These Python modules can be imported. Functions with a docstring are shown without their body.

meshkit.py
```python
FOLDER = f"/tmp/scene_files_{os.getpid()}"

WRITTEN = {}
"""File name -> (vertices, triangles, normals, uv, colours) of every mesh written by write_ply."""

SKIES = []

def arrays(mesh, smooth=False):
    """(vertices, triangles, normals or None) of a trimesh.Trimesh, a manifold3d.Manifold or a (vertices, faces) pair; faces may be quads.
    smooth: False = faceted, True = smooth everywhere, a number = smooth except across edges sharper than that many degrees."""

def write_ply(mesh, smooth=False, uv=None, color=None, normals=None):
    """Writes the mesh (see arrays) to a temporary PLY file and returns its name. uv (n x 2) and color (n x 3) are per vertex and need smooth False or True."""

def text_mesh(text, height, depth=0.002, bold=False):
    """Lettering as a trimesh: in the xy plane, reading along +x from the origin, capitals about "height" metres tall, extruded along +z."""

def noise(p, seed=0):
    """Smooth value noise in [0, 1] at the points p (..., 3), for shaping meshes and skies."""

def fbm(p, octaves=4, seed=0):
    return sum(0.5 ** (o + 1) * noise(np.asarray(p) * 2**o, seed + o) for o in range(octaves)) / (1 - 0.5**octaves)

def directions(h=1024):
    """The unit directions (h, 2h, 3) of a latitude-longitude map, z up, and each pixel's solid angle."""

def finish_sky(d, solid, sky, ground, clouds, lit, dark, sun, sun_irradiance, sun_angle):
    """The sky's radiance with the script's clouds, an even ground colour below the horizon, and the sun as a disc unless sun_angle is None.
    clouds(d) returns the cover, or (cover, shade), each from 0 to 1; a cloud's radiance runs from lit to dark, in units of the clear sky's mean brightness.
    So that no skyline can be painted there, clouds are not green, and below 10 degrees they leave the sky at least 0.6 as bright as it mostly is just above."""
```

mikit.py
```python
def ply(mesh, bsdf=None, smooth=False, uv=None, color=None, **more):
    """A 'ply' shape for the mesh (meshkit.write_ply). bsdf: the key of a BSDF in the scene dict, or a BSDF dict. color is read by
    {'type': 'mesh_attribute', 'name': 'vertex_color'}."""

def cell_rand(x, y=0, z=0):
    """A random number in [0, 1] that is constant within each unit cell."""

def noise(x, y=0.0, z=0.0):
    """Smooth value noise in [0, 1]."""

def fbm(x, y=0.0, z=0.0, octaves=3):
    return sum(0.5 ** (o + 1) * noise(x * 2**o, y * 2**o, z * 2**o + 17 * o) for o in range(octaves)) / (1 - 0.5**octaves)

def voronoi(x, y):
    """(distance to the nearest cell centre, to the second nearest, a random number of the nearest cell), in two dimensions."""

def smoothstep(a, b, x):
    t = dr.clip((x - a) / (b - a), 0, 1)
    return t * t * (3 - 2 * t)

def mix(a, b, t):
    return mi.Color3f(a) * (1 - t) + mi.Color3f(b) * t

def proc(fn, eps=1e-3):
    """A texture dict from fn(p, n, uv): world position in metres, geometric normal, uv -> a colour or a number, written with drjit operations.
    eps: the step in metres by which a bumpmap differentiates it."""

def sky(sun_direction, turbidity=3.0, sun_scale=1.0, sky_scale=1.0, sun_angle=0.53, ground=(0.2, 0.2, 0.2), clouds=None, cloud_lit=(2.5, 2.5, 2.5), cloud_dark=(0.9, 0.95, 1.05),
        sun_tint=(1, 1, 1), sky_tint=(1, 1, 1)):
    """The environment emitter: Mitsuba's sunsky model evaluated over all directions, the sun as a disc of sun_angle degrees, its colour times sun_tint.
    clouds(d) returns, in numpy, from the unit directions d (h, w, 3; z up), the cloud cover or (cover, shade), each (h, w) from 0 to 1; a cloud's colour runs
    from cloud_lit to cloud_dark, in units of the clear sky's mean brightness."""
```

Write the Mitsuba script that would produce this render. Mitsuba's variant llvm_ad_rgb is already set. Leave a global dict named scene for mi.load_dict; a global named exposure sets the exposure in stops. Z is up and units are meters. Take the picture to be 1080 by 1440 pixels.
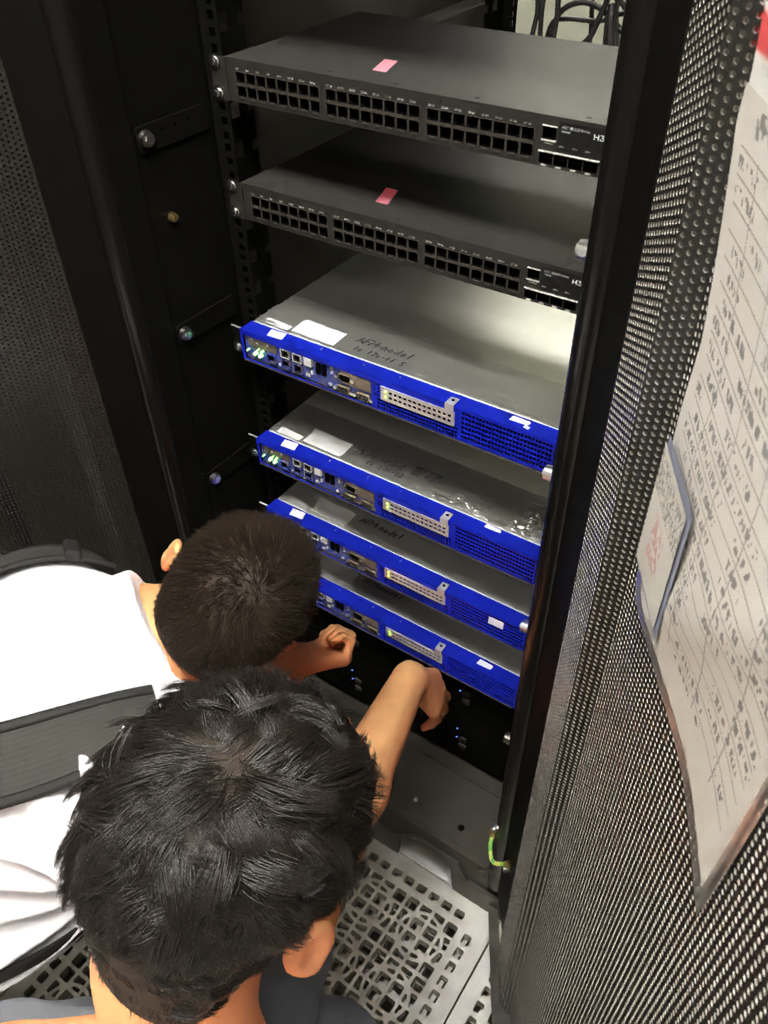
import math, random, numpy as np, trimesh, mitsuba as mi, mikit, meshkit, drjit as dr
from shapely.geometry import Polygon, box as sbox, Point
from shapely import affinity
from shapely.ops import unary_union
T = mi.ScalarTransform4f
A = np.array
scene, labels = {}, {}
# ------------------------------------------------------------------ camera, light, exposure
exposure = 0.78
CAM = A([0.46979, -0.71011, 0.23212]); RIGHT = A([0.8278661, 0.56069418, -0.01611717]); DOWN = A([0.36844964, -0.56523268, -0.73807647]); FWD = A([-0.42294514, 0.60509012, -0.67452454])
scene['camera'] = {'type': 'thinlens', 'fov': 49.874, 'fov_axis': 'x', 'aperture_radius': 0.0007, 'focus_distance': 0.98, 'near_clip': 0.02, 'far_clip': 50.0,
                   'to_world': T().look_at(origin=CAM.tolist(), target=(CAM + FWD).tolist(), up=(-DOWN).tolist())}
FLOOR, CEIL, U1 = -1.2, 1.45, 0.04445
scene['room_fill'] = {'type': 'constant', 'radiance': {'type': 'rgb', 'value': [0.001, 0.001, 0.001]}}
LAMPS = [('aisle', 0.32, -0.78, 1.2, 0.50, 95.0), ('aisle', 0.30, -1.75, 1.2, 0.40, 10.0), ('aisle', -1.65, -0.62, 1.2, 0.30, 40.0), ('aisle', 1.75, -0.62, 1.2, 0.30, 40.0), ('rear', -0.75, 1.62, 1.2, 0.60, 17.0)]
LAMP_TINT = A([1.0, 0.955, 0.865])

# ------------------------------------------------------------------ materials
def rgb(c): return {'type': 'rgb', 'value': [float(x) for x in c]}
def mat(key, color, rough=0.5, metal=0.0, spec=0.5, bump=None, **kw):
    d = {'type': 'principled', 'base_color': color if isinstance(color, dict) else rgb(color), 'roughness': rough, 'metallic': metal, 'specular': spec, **kw}
    if bump: d = {'type': 'bumpmap', 'arbitrary': bump[0], 'scale': bump[1], 'bsdf': d}
    scene[key] = {'type': 'twosided', 'bsdf': d}
    return key
def glow(c): return {'type': 'area', 'radiance': rgb(c)}
N, F = mikit.noise, mikit.fbm
BLK = mat('mat_black_paint', (0.0014, 0.0014, 0.0012), 0.55, spec=0.01)
BLKG = mat('mat_black_gloss', (0.0018, 0.0018, 0.0016), 0.2, spec=0.06)
GREY = mat('mat_dark_grey_paint', (0.0125, 0.0115, 0.0098), 0.42, spec=0.12)
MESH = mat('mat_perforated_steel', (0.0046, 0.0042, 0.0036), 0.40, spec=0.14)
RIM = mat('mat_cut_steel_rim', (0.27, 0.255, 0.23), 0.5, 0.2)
SWSH = mat('mat_port_shield', (0.011, 0.0095, 0.008), 0.45, spec=0.1)
SWT = mat('mat_switch_case', mikit.proc(lambda p, n, uv: mi.Color3f(0.0068, 0.0065, 0.0060) * (0.85 + 0.3 * F(p.x * 900, p.y * 900, p.z * 900, 2))), 0.42, spec=0.3)
SWF = mat('mat_switch_face', (0.0062, 0.0058, 0.0052), 0.45, spec=0.08)
SWP = mat('mat_switch_print_panel', (0.003, 0.003, 0.003), 0.4, spec=0.06)
HOLE = mat('mat_port_plastic', (0.0006, 0.0006, 0.0006), 0.6, spec=0.01)
STEEL = mat('mat_server_steel', mikit.proc(lambda p, n, uv: mi.Color3f(0.50, 0.50, 0.46) * (0.86 + 0.22 * F(p.x * 6, p.y * 30, p.z * 6, 4))), 0.36, 0.75)
CHROME = mat('mat_bright_screw', (0.75, 0.74, 0.72), 0.18, 1.0)
BRASS = mat('mat_brass', (0.50, 0.38, 0.17), 0.3, 1.0)
ALU = mat('mat_bracket_alloy', (0.62, 0.60, 0.54), 0.35, 0.6)
EDGE = mat('mat_lid_edge', (0.60, 0.60, 0.58), 0.45, 0.2)
GOLD = mat('mat_connector_brass', (0.30, 0.25, 0.17), 0.4, 0.7)
BLUE = mat('mat_blue_paint', (0.0026, 0.0075, 0.165), 0.36, spec=0.10)
NAVY = mat('mat_io_plate_blue', mikit.proc(lambda p, n, uv: mikit.mix((0.012, 0.022, 0.12), (0.05, 0.045, 0.07), mikit.smoothstep(0.45, 0.7, F(p.x * 160, p.y * 90, p.z * 160, 2)))), 0.35, 0.2)
BROWN = mat('mat_io_shield', (0.13, 0.105, 0.075), 0.4, 0.5)
PAPER = mat('mat_white_label', (0.80, 0.80, 0.78), 0.6)
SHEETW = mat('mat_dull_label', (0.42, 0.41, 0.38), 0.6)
INK = mat('mat_ink', (0.010, 0.010, 0.012), 0.5)
SILK = mat('mat_silk_print', (0.42, 0.42, 0.40), 0.5)
PINK = mat('mat_pink_sticker', (0.62, 0.10, 0.13), 0.5)
LEDG = mat('mat_led_lens', (0.3, 0.6, 0.2), 0.3)
WALL = mat('mat_wall', mikit.proc(lambda p, n, uv: mi.Color3f(0.29, 0.30, 0.24) * (0.94 + 0.1 * F(p.x * 2, p.y * 2, p.z * 2, 3))), 0.8)
WALLD = mat('mat_grey_wall', (0.16, 0.16, 0.155), 0.8)
CEILM = mat('mat_ceiling', (0.45, 0.45, 0.44), 0.9)
TILE = mat('mat_cast_tile', mikit.proc(lambda p, n, uv: mi.Color3f(0.43, 0.41, 0.355) * (0.85 + 0.26 * F(p.x * 40, p.y * 40, p.z * 40, 4))), 0.48, 0.25)
TILES = mat('mat_solid_tile', mikit.proc(lambda p, n, uv: mi.Color3f(0.86, 0.83, 0.74) * (0.93 + 0.12 * F(p.x * 60, p.y * 60, p.z * 9, 3))), 0.5)
PLENUM = mat('mat_plenum', (0.26, 0.25, 0.23), 0.8)
PANEL = mat('mat_side_panel', (0.62, 0.61, 0.58), 0.5)
RUBBER = mat('mat_cable_rubber', (0.010, 0.010, 0.010), 0.38)
SKIN = mat('mat_skin', mikit.proc(lambda p, n, uv: mi.Color3f(0.48, 0.165, 0.073) * (0.90 + 0.2 * F(p.x * 60, p.y * 60, p.z * 60, 3))), 0.55, spec=0.06)
HAIR = mat('mat_hair', (0.0042, 0.0033, 0.0026), 0.36, spec=0.20)
HAIRB = mat('mat_short_hair', (0.0080, 0.0054, 0.0037), 0.5, spec=0.03)
SCALP = mat('mat_scalp_hair', mikit.proc(lambda p, n, uv: mikit.mix((0.008, 0.006, 0.0045), (0.014, 0.0095, 0.0065), mikit.smoothstep(0.45, 0.8, F(p.x * 500, p.y * 500, p.z * 500, 2)))), 0.7, spec=0.08)
SHIRT = mat('mat_white_cotton', (0.72, 0.72, 0.75), 0.85, spec=0.1)
DARKC = mat('mat_grey_cloth', mikit.proc(lambda p, n, uv: mi.Color3f(0.020, 0.022, 0.027) * (0.8 + 0.4 * F(p.x * 700, p.y * 700, p.z * 700, 2))), 0.85)
STRAPM = mat('mat_strap_webbing', mikit.proc(lambda p, n, uv: mi.Color3f(0.011, 0.011, 0.010) * (0.75 + 0.4 * mikit.smoothstep(0.25, 0.6, dr.abs(dr.sin(uv.x * 1300)) * dr.abs(dr.sin(uv.y * 1300))))), 0.75, spec=.1)
STRAPB = mat('mat_strap_binding', (0.0045, 0.0045, 0.0045), 0.7, spec=.1)
SHOE = mat('mat_shoe', (0.015, 0.015, 0.016), 0.5)
GRN = mat('mat_green_wire', mikit.proc(lambda p, n, uv: mikit.mix((0.10, 0.42, 0.05), (0.55, 0.60, 0.10), mikit.smoothstep(0.45, 0.6, N(p.x * 260 + p.z * 260, p.y * 260, 3.0)))), 0.35)
EYE = mat('mat_eye', (0.5, 0.48, 0.45), 0.2)
scene['mat_clear_film'] = {'type': 'thindielectric', 'int_ior': 1.45}
scene['mat_milky_film'] = {'type': 'principledthin', 'base_color': rgb((.92, .92, .90)), 'roughness': .14, 'spec_trans': .93, 'diff_trans': .9, 'eta': 1.5}

# ------------------------------------------------------------------ mesh helpers
def rot(ax, deg): return trimesh.transformations.rotation_matrix(math.radians(deg), ax)[:3, :3]
def box(x0, x1, y0, y1, z0, z1):
    b = trimesh.creation.box((x1 - x0, y1 - y0, z1 - z0)); b.apply_translation(((x0 + x1) / 2, (y0 + y1) / 2, (z0 + z1) / 2)); return b
def cbox(x0, x1, y0, y1, z0, z1, c=0.001):
    """box with chamfered edges"""
    h = A([(x1 - x0) / 2, (y1 - y0) / 2, (z1 - z0) / 2]); m = A([(x0 + x1) / 2, (y0 + y1) / 2, (z0 + z1) / 2]); pts = []
    for s in np.ndindex(2, 2, 2):
        s = A(s) * 2 - 1
        for k in range(3):
            e = np.full(3, c); e[k] = 0; pts.append(m + s * (h - e))
    return trimesh.convex.convex_hull(A(pts))
def cat(*ms):
    ms = [m for m in ms if m is not None]
    return trimesh.util.concatenate([trimesh.Trimesh(m.vertices, m.faces, process=False) for m in ms])
def cyl(a, b, r, n=14, r2=None):
    a, b = A(a, float), A(b, float); d = (b - a) / np.linalg.norm(b - a)
    x = np.cross(d, [0, 0, 1.0] if abs(d[2]) < .9 else [1.0, 0, 0]); x /= np.linalg.norm(x); y = np.cross(d, x); t = np.arange(n) * 2 * np.pi / n
    ring = np.cos(t)[:, None] * x + np.sin(t)[:, None] * y
    v = np.vstack([a + ring * r, b + ring * (r if r2 is None else r2), [a], [b]]); i = np.arange(n); j = (i + 1) % n
    f = np.vstack([np.c_[i, j, j + n], np.c_[i, j + n, i + n], np.c_[j, i, i * 0 + 2 * n], np.c_[i + n, j + n, i * 0 + 2 * n + 1]])
    return trimesh.Trimesh(v, f, process=False)
def tube(pts, r, n=8, sub=6):
    p = A(pts, float)
    if sub > 1 and len(p) > 2:
        from scipy.interpolate import PchipInterpolator
        t = np.r_[0, np.cumsum(np.linalg.norm(np.diff(p, axis=0), axis=1))]; p = PchipInterpolator(t, p)(np.linspace(0, t[-1], (len(p) - 1) * sub + 1))
    t = np.gradient(p, axis=0); t /= np.linalg.norm(t, axis=1, keepdims=True) + 1e-12
    a = np.cross(t[0], [0.3, 0.2, 0.93]); a /= np.linalg.norm(a); rings = []; ang = np.arange(n) * 2 * np.pi / n
    for k in range(len(p)):
        a = a - t[k] * (a @ t[k]); a /= np.linalg.norm(a); b = np.cross(t[k], a)
        rings.append(p[k] + r * (np.cos(ang)[:, None] * a + np.sin(ang)[:, None] * b))
    v = np.vstack(rings + [p[:1], p[-1:]]); i, j = np.meshgrid(np.arange(len(p) - 1), np.arange(n), indexing='ij'); q = lambda a_, b_: (a_ * n + b_ % n).ravel()
    f = [np.c_[q(i, j), q(i, j + 1), q(i + 1, j + 1)], np.c_[q(i, j), q(i + 1, j + 1), q(i + 1, j)]]
    k = np.arange(n); m = len(p) * n
    f += [np.c_[(k + 1) % n, k, k * 0 + m], np.c_[m - n + k, m - n + (k + 1) % n, k * 0 + m + 1]]
    return trimesh.Trimesh(v, np.vstack(f), process=False)
def extr(poly, d, frame=None):
    """shapely polygon in (a, b) extruded by d along the third axis; frame: 3 columns a, b, c and an origin"""
    ms = [trimesh.creation.extrude_polygon(g, d, engine='earcut') for g in getattr(poly, 'geoms', [poly]) if g.area > 1e-9]
    m = cat(*ms)
    if frame is not None:
        R_, o = frame; m.vertices = m.vertices @ A(R_, float) + A(o)
        if np.linalg.det(A(R_, float)) < 0: m.invert()
    return m
def front(poly, y0, thick):
    """polygon in (x, z), the front face at y0, thickness going to +y"""
    return extr(poly, thick, ([[1, 0, 0], [0, 0, 1], [0, 1, 0]], (0, y0, 0)))
def rrect(x0, z0, x1, z1, r): return sbox(x0 + r, z0 + r, x1 - r, z1 - r).buffer(r, 3)
def sheet(P, thick=0.0):
    """grid of points (n, m, 3) as a surface with uv"""
    n, m = P.shape[:2]; i, j = np.meshgrid(np.arange(n - 1), np.arange(m - 1), indexing='ij'); q = lambda a, b: (a * m + b).ravel()
    f = np.vstack([np.c_[q(i, j), q(i + 1, j), q(i + 1, j + 1)], np.c_[q(i, j), q(i + 1, j + 1), q(i, j + 1)]])
    uv = np.stack(np.meshgrid(np.linspace(0, 1, n), np.linspace(0, 1, m), indexing='ij'), -1).reshape(-1, 2)
    return trimesh.Trimesh(P.reshape(-1, 3), f, process=False), uv
def put(key, mesh, bsdf, label=None, category=None, group=None, kind=None, smooth=False, loc=None, **kw):
    d = mesh if isinstance(mesh, dict) else mikit.ply(mesh, bsdf, smooth=smooth, **kw)
    if loc is not None: d = {**d, 'to_world': T().translate([float(x) for x in loc])}
    k, i = key, 0
    while k in scene: i += 1; k = f'{key}_{i:03d}'
    scene[k] = d
    if label or category or group or kind: tag(k, label, category, group, kind)
    return k
def tag(k, label=None, category=None, group=None, kind=None):
    labels[k] = {a: b for a, b in dict(label=label, category=category, group=group, kind=kind).items() if b}
class Kit:
    """pieces of one thing built once: (part, ply dict); placed as often as wanted"""
    def __init__(s): s.parts = []
    def add(s, part, mesh, bsdf, smooth=False, loc=(0, 0, 0), label=None, **kw):
        s.parts.append((part, mesh if isinstance(mesh, dict) else mikit.ply(mesh, bsdf, smooth=smooth, **kw), loc, label))
    def place(s, key, loc):
        for part, d, l, lab in s.parts:
            k = put(f'{key}__{part}', d, None, loc=A(loc) + A(l))
            if lab: labels[k] = {'label': lab}

# ------------------------------------------------------------------ the room
put('wall_back', box(-2.6, 2.6, 2.2, 2.3, FLOOR - .4, CEIL), WALL, kind='structure', label='pale greenish white wall far behind the cabinet')
put('wall_front', box(-2.6, 2.6, -2.3, -2.2, FLOOR - .4, CEIL), WALLD, kind='structure')
put('wall_right', box(2.6, 2.7, -2.3, 2.3, FLOOR - .4, CEIL), WALLD, kind='structure')
put('wall_left', box(-2.7, -2.6, -2.3, 2.3, FLOOR - .4, CEIL), WALLD, kind='structure')
put('ceiling', box(-2.7, 2.7, -2.3, 2.3, CEIL, CEIL + .05), CEILM, kind='structure')
def cast_tile():
    holes = []
    for k in range(22):
        c = -0.2625 + 0.025 * k
        for s in (-1, 1):
            holes += [rrect(c - .0085, s * .267 - .007, c + .0085, s * .267 + .007, .003), rrect(s * .267 - .007, c - .0085, s * .267 + .007, c + .0085, .003)] if abs(c) < .26 else []
    web = unary_union([sbox(-.25, c - .0026, .25, c + .0026) for c in np.arange(-10, 11) * .025] + [sbox(c - .0026, -.25, c + .0026, .25) for c in np.arange(-10, 11) * .025]
                      + [Point(a * .1, b * .1).buffer(.0405, 12).difference(Point(a * .1, b * .1).buffer(.0350, 12)) for a in (-2, -1, 0, 1, 2) for b in (-2, -1, 0, 1, 2)])
    holes.append(sbox(-.25, -.25, .25, .25).difference(web).buffer(-.0022, 3).buffer(.0022, 3))
    holes = unary_union(holes).intersection(sbox(-.28, -.28, .28, .28))
    plate = sbox(-.2985, -.2985, .2985, .2985).difference(holes).simplify(.0004)
    top = extr(plate, .022); top.apply_translation((0, 0, -.022))
    ribs = []
    for k in range(-7, 8):
        c = k * .0375
        ribs += [box(c - .004, c + .004, -.29, .29, -.050, -.028), box(-.29, .29, c - .004, c + .004, -.050, -.030)]
    return top, cat(*ribs)
ct, cr = cast_tile()
CT, CR = mikit.ply(ct, TILE), mikit.ply(cr, TILE)
put('floor', box(-2.6, 2.6, -2.2, 2.2, FLOOR - .42, FLOOR - .40), PLENUM, kind='structure')
solid = mikit.ply(cbox(-.2985, .2985, -.2985, .2985, -.03, 0, .0012), TILES)
grey_tile = mikit.ply(cbox(-.2985, .2985, -.2985, .2985, -.03, 0, .0012), mat('mat_grey_tile', mikit.proc(lambda p, n, uv: mi.Color3f(0.36, 0.34, 0.30) * (0.9 + 0.2 * F(p.x * 60, p.y * 60, 1.0, 3))), 0.5))
for i in range(-4, 5):
    for j in range(-4, 4):
        x, y = i * .6, -.45 + j * .6
        if i in (0, 1) and j == 0:
            put('floor__perforated_tile', CT, None, loc=(x, y, FLOOR)); put('floor__perforated_tile__rib_grid' if i == 0 else 'floor__perforated_tile_001__rib_grid', CR, None, loc=(x, y, FLOOR))
        elif abs(x) < 2.5 and abs(y) < 2.3: put('floor__tile', solid if abs(i) < 1 or j < 0 else grey_tile, None, loc=(x, y, FLOOR))
labels['floor__perforated_tile'] = {'label': 'cast metal floor tile pierced by small squares cut through by rings'}
for n, x, y, w, d, e in LAMPS:
    k = put('ceiling_lamp', box(x - w / 2 - .02, x + w / 2 + .02, y - d / 2 - .02, y + d / 2 + .02, CEIL - .05, CEIL - .001), CEILM, 'flat white ceiling lamp ' + {(-1.65, -.62): 'over the aisle beyond the left door', (.32, -.78): 'straight above the crouching people', (.30, -1.75): 'over the far side of the aisle, behind the crouching people', (1.75, -.62): 'over the aisle beyond the right door', (-.75, 1.62): 'behind the cabinet'}[(x, y)], 'ceiling lamp', 'ceiling lamps')
    m = trimesh.Trimesh([[x - w / 2, y - d / 2, CEIL - .051], [x + w / 2, y - d / 2, CEIL - .051], [x + w / 2, y + d / 2, CEIL - .051], [x - w / 2, y + d / 2, CEIL - .051]], [[0, 2, 1], [0, 3, 2]], process=False)
    put(k + '__diffuser', mikit.ply(m, CEILM, emitter=glow(LAMP_TINT * e)), None)

# ------------------------------------------------------------------ cabinet
CB = 'server_cabinet'
tag(CB, 'tall black server cabinet with both perforated doors swung open', 'cabinet')
TOP = 0.80
for s in (-1, 1):
    put(CB + '__front_post', cbox(min(s * .265, s * .30), max(s * .265, s * .30), -.15, -.105, -1.137, TOP, .003), BLK)
    put(CB + '__rear_post', cbox(min(s * .265, s * .30), max(s * .265, s * .30), .72, .765, -1.137, TOP, .003), BLK)
    put(CB + '__baffle', box(min(s * .268, s * .272), max(s * .268, s * .272), -.105, .02, -1.05, TOP), BLK)
    # mounting rails: an angle with square holes on the front and slots on the side
    for y0, dirn in ((0.0, 1), (0.69, -1)):
        holes = [sbox(s * .2325 - .0045, z - .0045, s * .2325 + .0045, z + .0045) for u in range(-16, 26) for z in (-u * U1 - .0065, -u * U1 - .0222, -u * U1 - .0379)]
        fr = sbox(min(s * .2225, s * .249), -1.06, max(s * .2225, s * .249), TOP - .03).difference(unary_union(holes))
        slots = [sbox(.022, -u * U1 - .030, .040, -u * U1 - .012) for u in range(-16, 24)] + [sbox(.054, -u * U1 - .028, .066, -u * U1 - .016) for u in range(-16, 24)]
        side = sbox(0, -1.06, .064, TOP - .03).difference(unary_union(slots))
        m = cat(front(fr, y0 - .0015, .0022), extr(side, .002, ([[0, dirn, 0], [0, 0, 1], [1, 0, 0]], (s * .247 - .001, y0, 0))))
        put(CB + '__mounting_rail', m, BLK)
    put(CB + '__side_panel', box(min(s * .302, s * .306), max(s * .302, s * .306), -.145, .765, -1.19, TOP), GREY)
    for z in (-.062, -.62, .42):
        put(CB + '__depth_brace', cat(cbox(min(s * .262, s * .298), max(s * .262, s * .298), .07, .70, z - .045, z, .002)), GREY)
def strap_bracket(s, z):
    h = unary_union([Point(-.085 + .02 * i, z + .002).buffer(.002, 4) for i in range(1, 4)])
    # a strap that runs from the post back to the rail, leaning in towards the rail
    pl = rrect(-.103, z - .016, .004, z + .012, .005).difference(h)
    R_ = A([[.018, .99, 0], [0, 0, 1], [1, -.018, 0]]); R_[0] /= np.linalg.norm(R_[0]); R_[2] /= np.linalg.norm(R_[2])
    m = extr(pl, .003, (R_, (-.2665, 0, 0))); e = .021 if s > 0 else 0
    sc = cat(cyl((-.264, -.091, z - .001), (-.2585 + e, -.092, z - .001), .0095, 16, .0078), cyl((-.2585 + e, -.092, z - .001), (-.2565 + e, -.092, z - .001), .005, 6))
    if s > 0:
        for q in (m, sc): q.vertices[:, 0] *= -1; q.invert()
    b = put(CB + '__strap_bracket', m, BLK); put(b + '__screw', sc, CHROME)
for z in (-.065, -.301, -.540, -.783):
    for s in (-1, 1): strap_bracket(s, z)
put(CB + '__cage_screw', cat(cyl((-.268, -.073, -.158), (-.261, -.074, -.158), .006, 12, .005), cyl((-.261, -.074, -.158), (-.2595, -.074, -.158), .003, 6)), BRASS)
# base: front beam, kick plate with a cable notch, tray
put(CB + '__base_beam', cat(cbox(-.30, .30, -.15, -.035, -1.095, -1.055, .0025), cbox(-.262, .262, -.1565, -.146, -1.0555, -1.0505, .0008)), GREY)
kick = Polygon([(-.30, -1.198), (.095, -1.198), (.099, -1.14), (.128, -1.107), (.198, -1.107), (.2065, -1.198), (.30, -1.198), (.30, -1.137), (.232, -1.137), (.212, -1.098), (.118, -1.098), (.082, -1.137), (-.30, -1.137)])
put(CB + '__kick_plate', front(kick, -.1545, .006), GREY)
put(CB + '__kick_backing', front(sbox(-.30, -1.137, .30, -1.056).difference(Polygon([(.099, -1.14), (.128, -1.107), (.198, -1.107), (.205, -1.14)])), -.1495, .002), GREY)
put(CB + '__bolt', cat(cyl((.107, -.117, -1.055), (.107, -.117, -1.0515), .0042, 12), cyl((.107, -.117, -1.0515), (.107, -.117, -1.050), .002, 6)), CHROME)
put(CB + '__bolt_hole', cyl((.195, -.118, -1.0545), (.195, -.118, -1.0542), .0055, 16), HOLE)
put(CB + '__bottom_tray', cat(cbox(-.262, .262, -.028, .70, -1.095, -1.085, .001), cbox(-.245, .245, -.0335, -.026, -1.0735, -1.066, .001)), GREY)
put(CB + '__top_cover', cbox(-.306, .306, -.15, .765, TOP, TOP + .03, .003), BLK)
put(CB + '__rear_beam', cbox(-.30, .30, .735, .765, -1.137, -1.05, .002), BLK)
# device above the picture (its edge throws the shadow on the upper switch)
k = put('patch_panel', cbox(-.22, .22, -.004, .16, .150, .193, .001), SWF, 'black patch panel mounted above the upper network switch', 'patch panel')
put(k + '__flange', box(-.2413, .2413, -.004, -.002, .150, .193), SWF)

# doors: plan coordinates u (from the hinge outwards) and w (outwards), mirrored for the left leaf
def perforated(segs, pitch, du, r, z0, z1, rims=False):
    """sheet folded along vertical lines, a hexagon hole with a rim in every cell (staggered columns)"""
    V, Fc, at = [], [], 0
    for (u0, w0), (u1, w1) in segs:
        L = math.hypot(u1 - u0, w1 - w0); n = max(1, round(L / du)); cw = L / n; e = A([(u1 - u0) / L, (w1 - w0) / L]); nn = A([-e[1], e[0]])
        rows = int((z1 - z0) / pitch)
        ang = np.arange(6) * np.pi / 3 + np.pi / 6; hx, hz = r * np.cos(ang), r * np.sin(ang)
        ox = A([cw / 2, 0, -cw / 2, -cw / 2, 0, cw / 2]); oz = A([pitch / 4, pitch / 2, pitch / 2 * .5, -pitch / 2 * .5, -pitch / 2, -pitch / 4])
        ox = A([cw / 2, 0, -cw / 2, -cw / 2, 0, cw / 2]); oz = A([pitch / 2, pitch / 2, pitch / 2, -pitch / 2, -pitch / 2, -pitch / 2])
        t = 0.0016
        loc = np.vstack([np.c_[ox, oz, ox * 0], np.c_[hx, hz, ox * 0], np.c_[hx, hz, ox * 0 + t]])        # outer, hole front, hole back
        i = np.arange(6); j = (i + 1) % 6
        f = np.vstack([np.c_[i + 6, j + 6, j + 12], np.c_[i + 6, j + 12, i + 12]]) if rims else np.vstack([np.c_[i, j, j + 6], np.c_[i, j + 6, i + 6]])
        ci, ri = np.meshgrid(np.arange(n), np.arange(rows), indexing='ij'); ci, ri = ci.ravel(), ri.ravel()
        cu = (ci + .5) * cw; cz = z0 + (ri + .5 + .5 * (ci % 2)) * pitch
        v = loc[None] + np.c_[cu, cz, cu * 0][:, None]
        uw = A([u0, w0]) + v[..., :1] * e + v[..., 2:] * nn
        V.append(np.concatenate([uw, v[..., 1:2]], -1).reshape(-1, 3)); Fc.append((f[None] + (np.arange(len(cu)) * 18)[:, None, None]).reshape(-1, 3) + at); at += 18 * len(cu)
    return trimesh.Trimesh(np.vstack(V), np.vstack(Fc), process=False)
def door(side, deg, line, cap, tz0=-1.085):
    D0 = A([.263, -.135]); c, s = math.cos(math.radians(deg)), math.sin(math.radians(deg)); Uv, Wv = A([c, -s]), A([s, c])
    def W(m):
        v = m.vertices; p = D0 + v[:, :1] * Uv + v[:, 1:2] * Wv; x = p[:, 0] * side
        return trimesh.Trimesh(np.c_[x, p[:, 1], v[:, 2]], m.faces if side < 0 else m.faces[:, ::-1], process=False)
    def prism(poly, z0, z1):
        m = extr(poly, z1 - z0); m.apply_translation((0, 0, z0)); return m
    k = put(CB + '__door', W(perforated(list(zip(line[:-1], line[1:])), .0054, .0060, .00165, -1.168, .72)), MESH)
    put(k + '__hole_rims', W(perforated(list(zip(line[:-1], line[1:])), .0054, .0060, .00165, -1.168, .72, True)), RIM if side > 0 else MESH, kind='stuff')  # left rims coloured darker to stand for the weaker light on that door
    tubep = unary_union([Point(.020, .010).buffer(.0165, 12), sbox(.0, .004, .02, .026)])
    flange = Polygon([(.030, .008), (line[0][0] + .004, line[0][1]), (line[0][0] + .004, line[0][1] + .003), (.034, .024)])
    put(k + '__hinge_tube', W(cat(prism(tubep, tz0, .74), *[prism(tubep.buffer(-.0165 * (1 - math.cos(a)) * .9), tz0 - .016 * math.sin(a), tz0) for a in (.4, .8, 1.15)])), BLKG, smooth=35)
    put(k + '__stile', W(prism(flange, tz0, .74)), BLK)
    put(k + '__bottom_cap', W(prism(Polygon(cap), -1.176, -1.168)), GREY)
    put(k + '__edge_stile', W(prism(sbox(line[-1][0] - .002, line[-1][1] - .012, line[-1][0] + .025, line[-1][1] + .012), -1.168, .74)), BLK)
    return k, W
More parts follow.
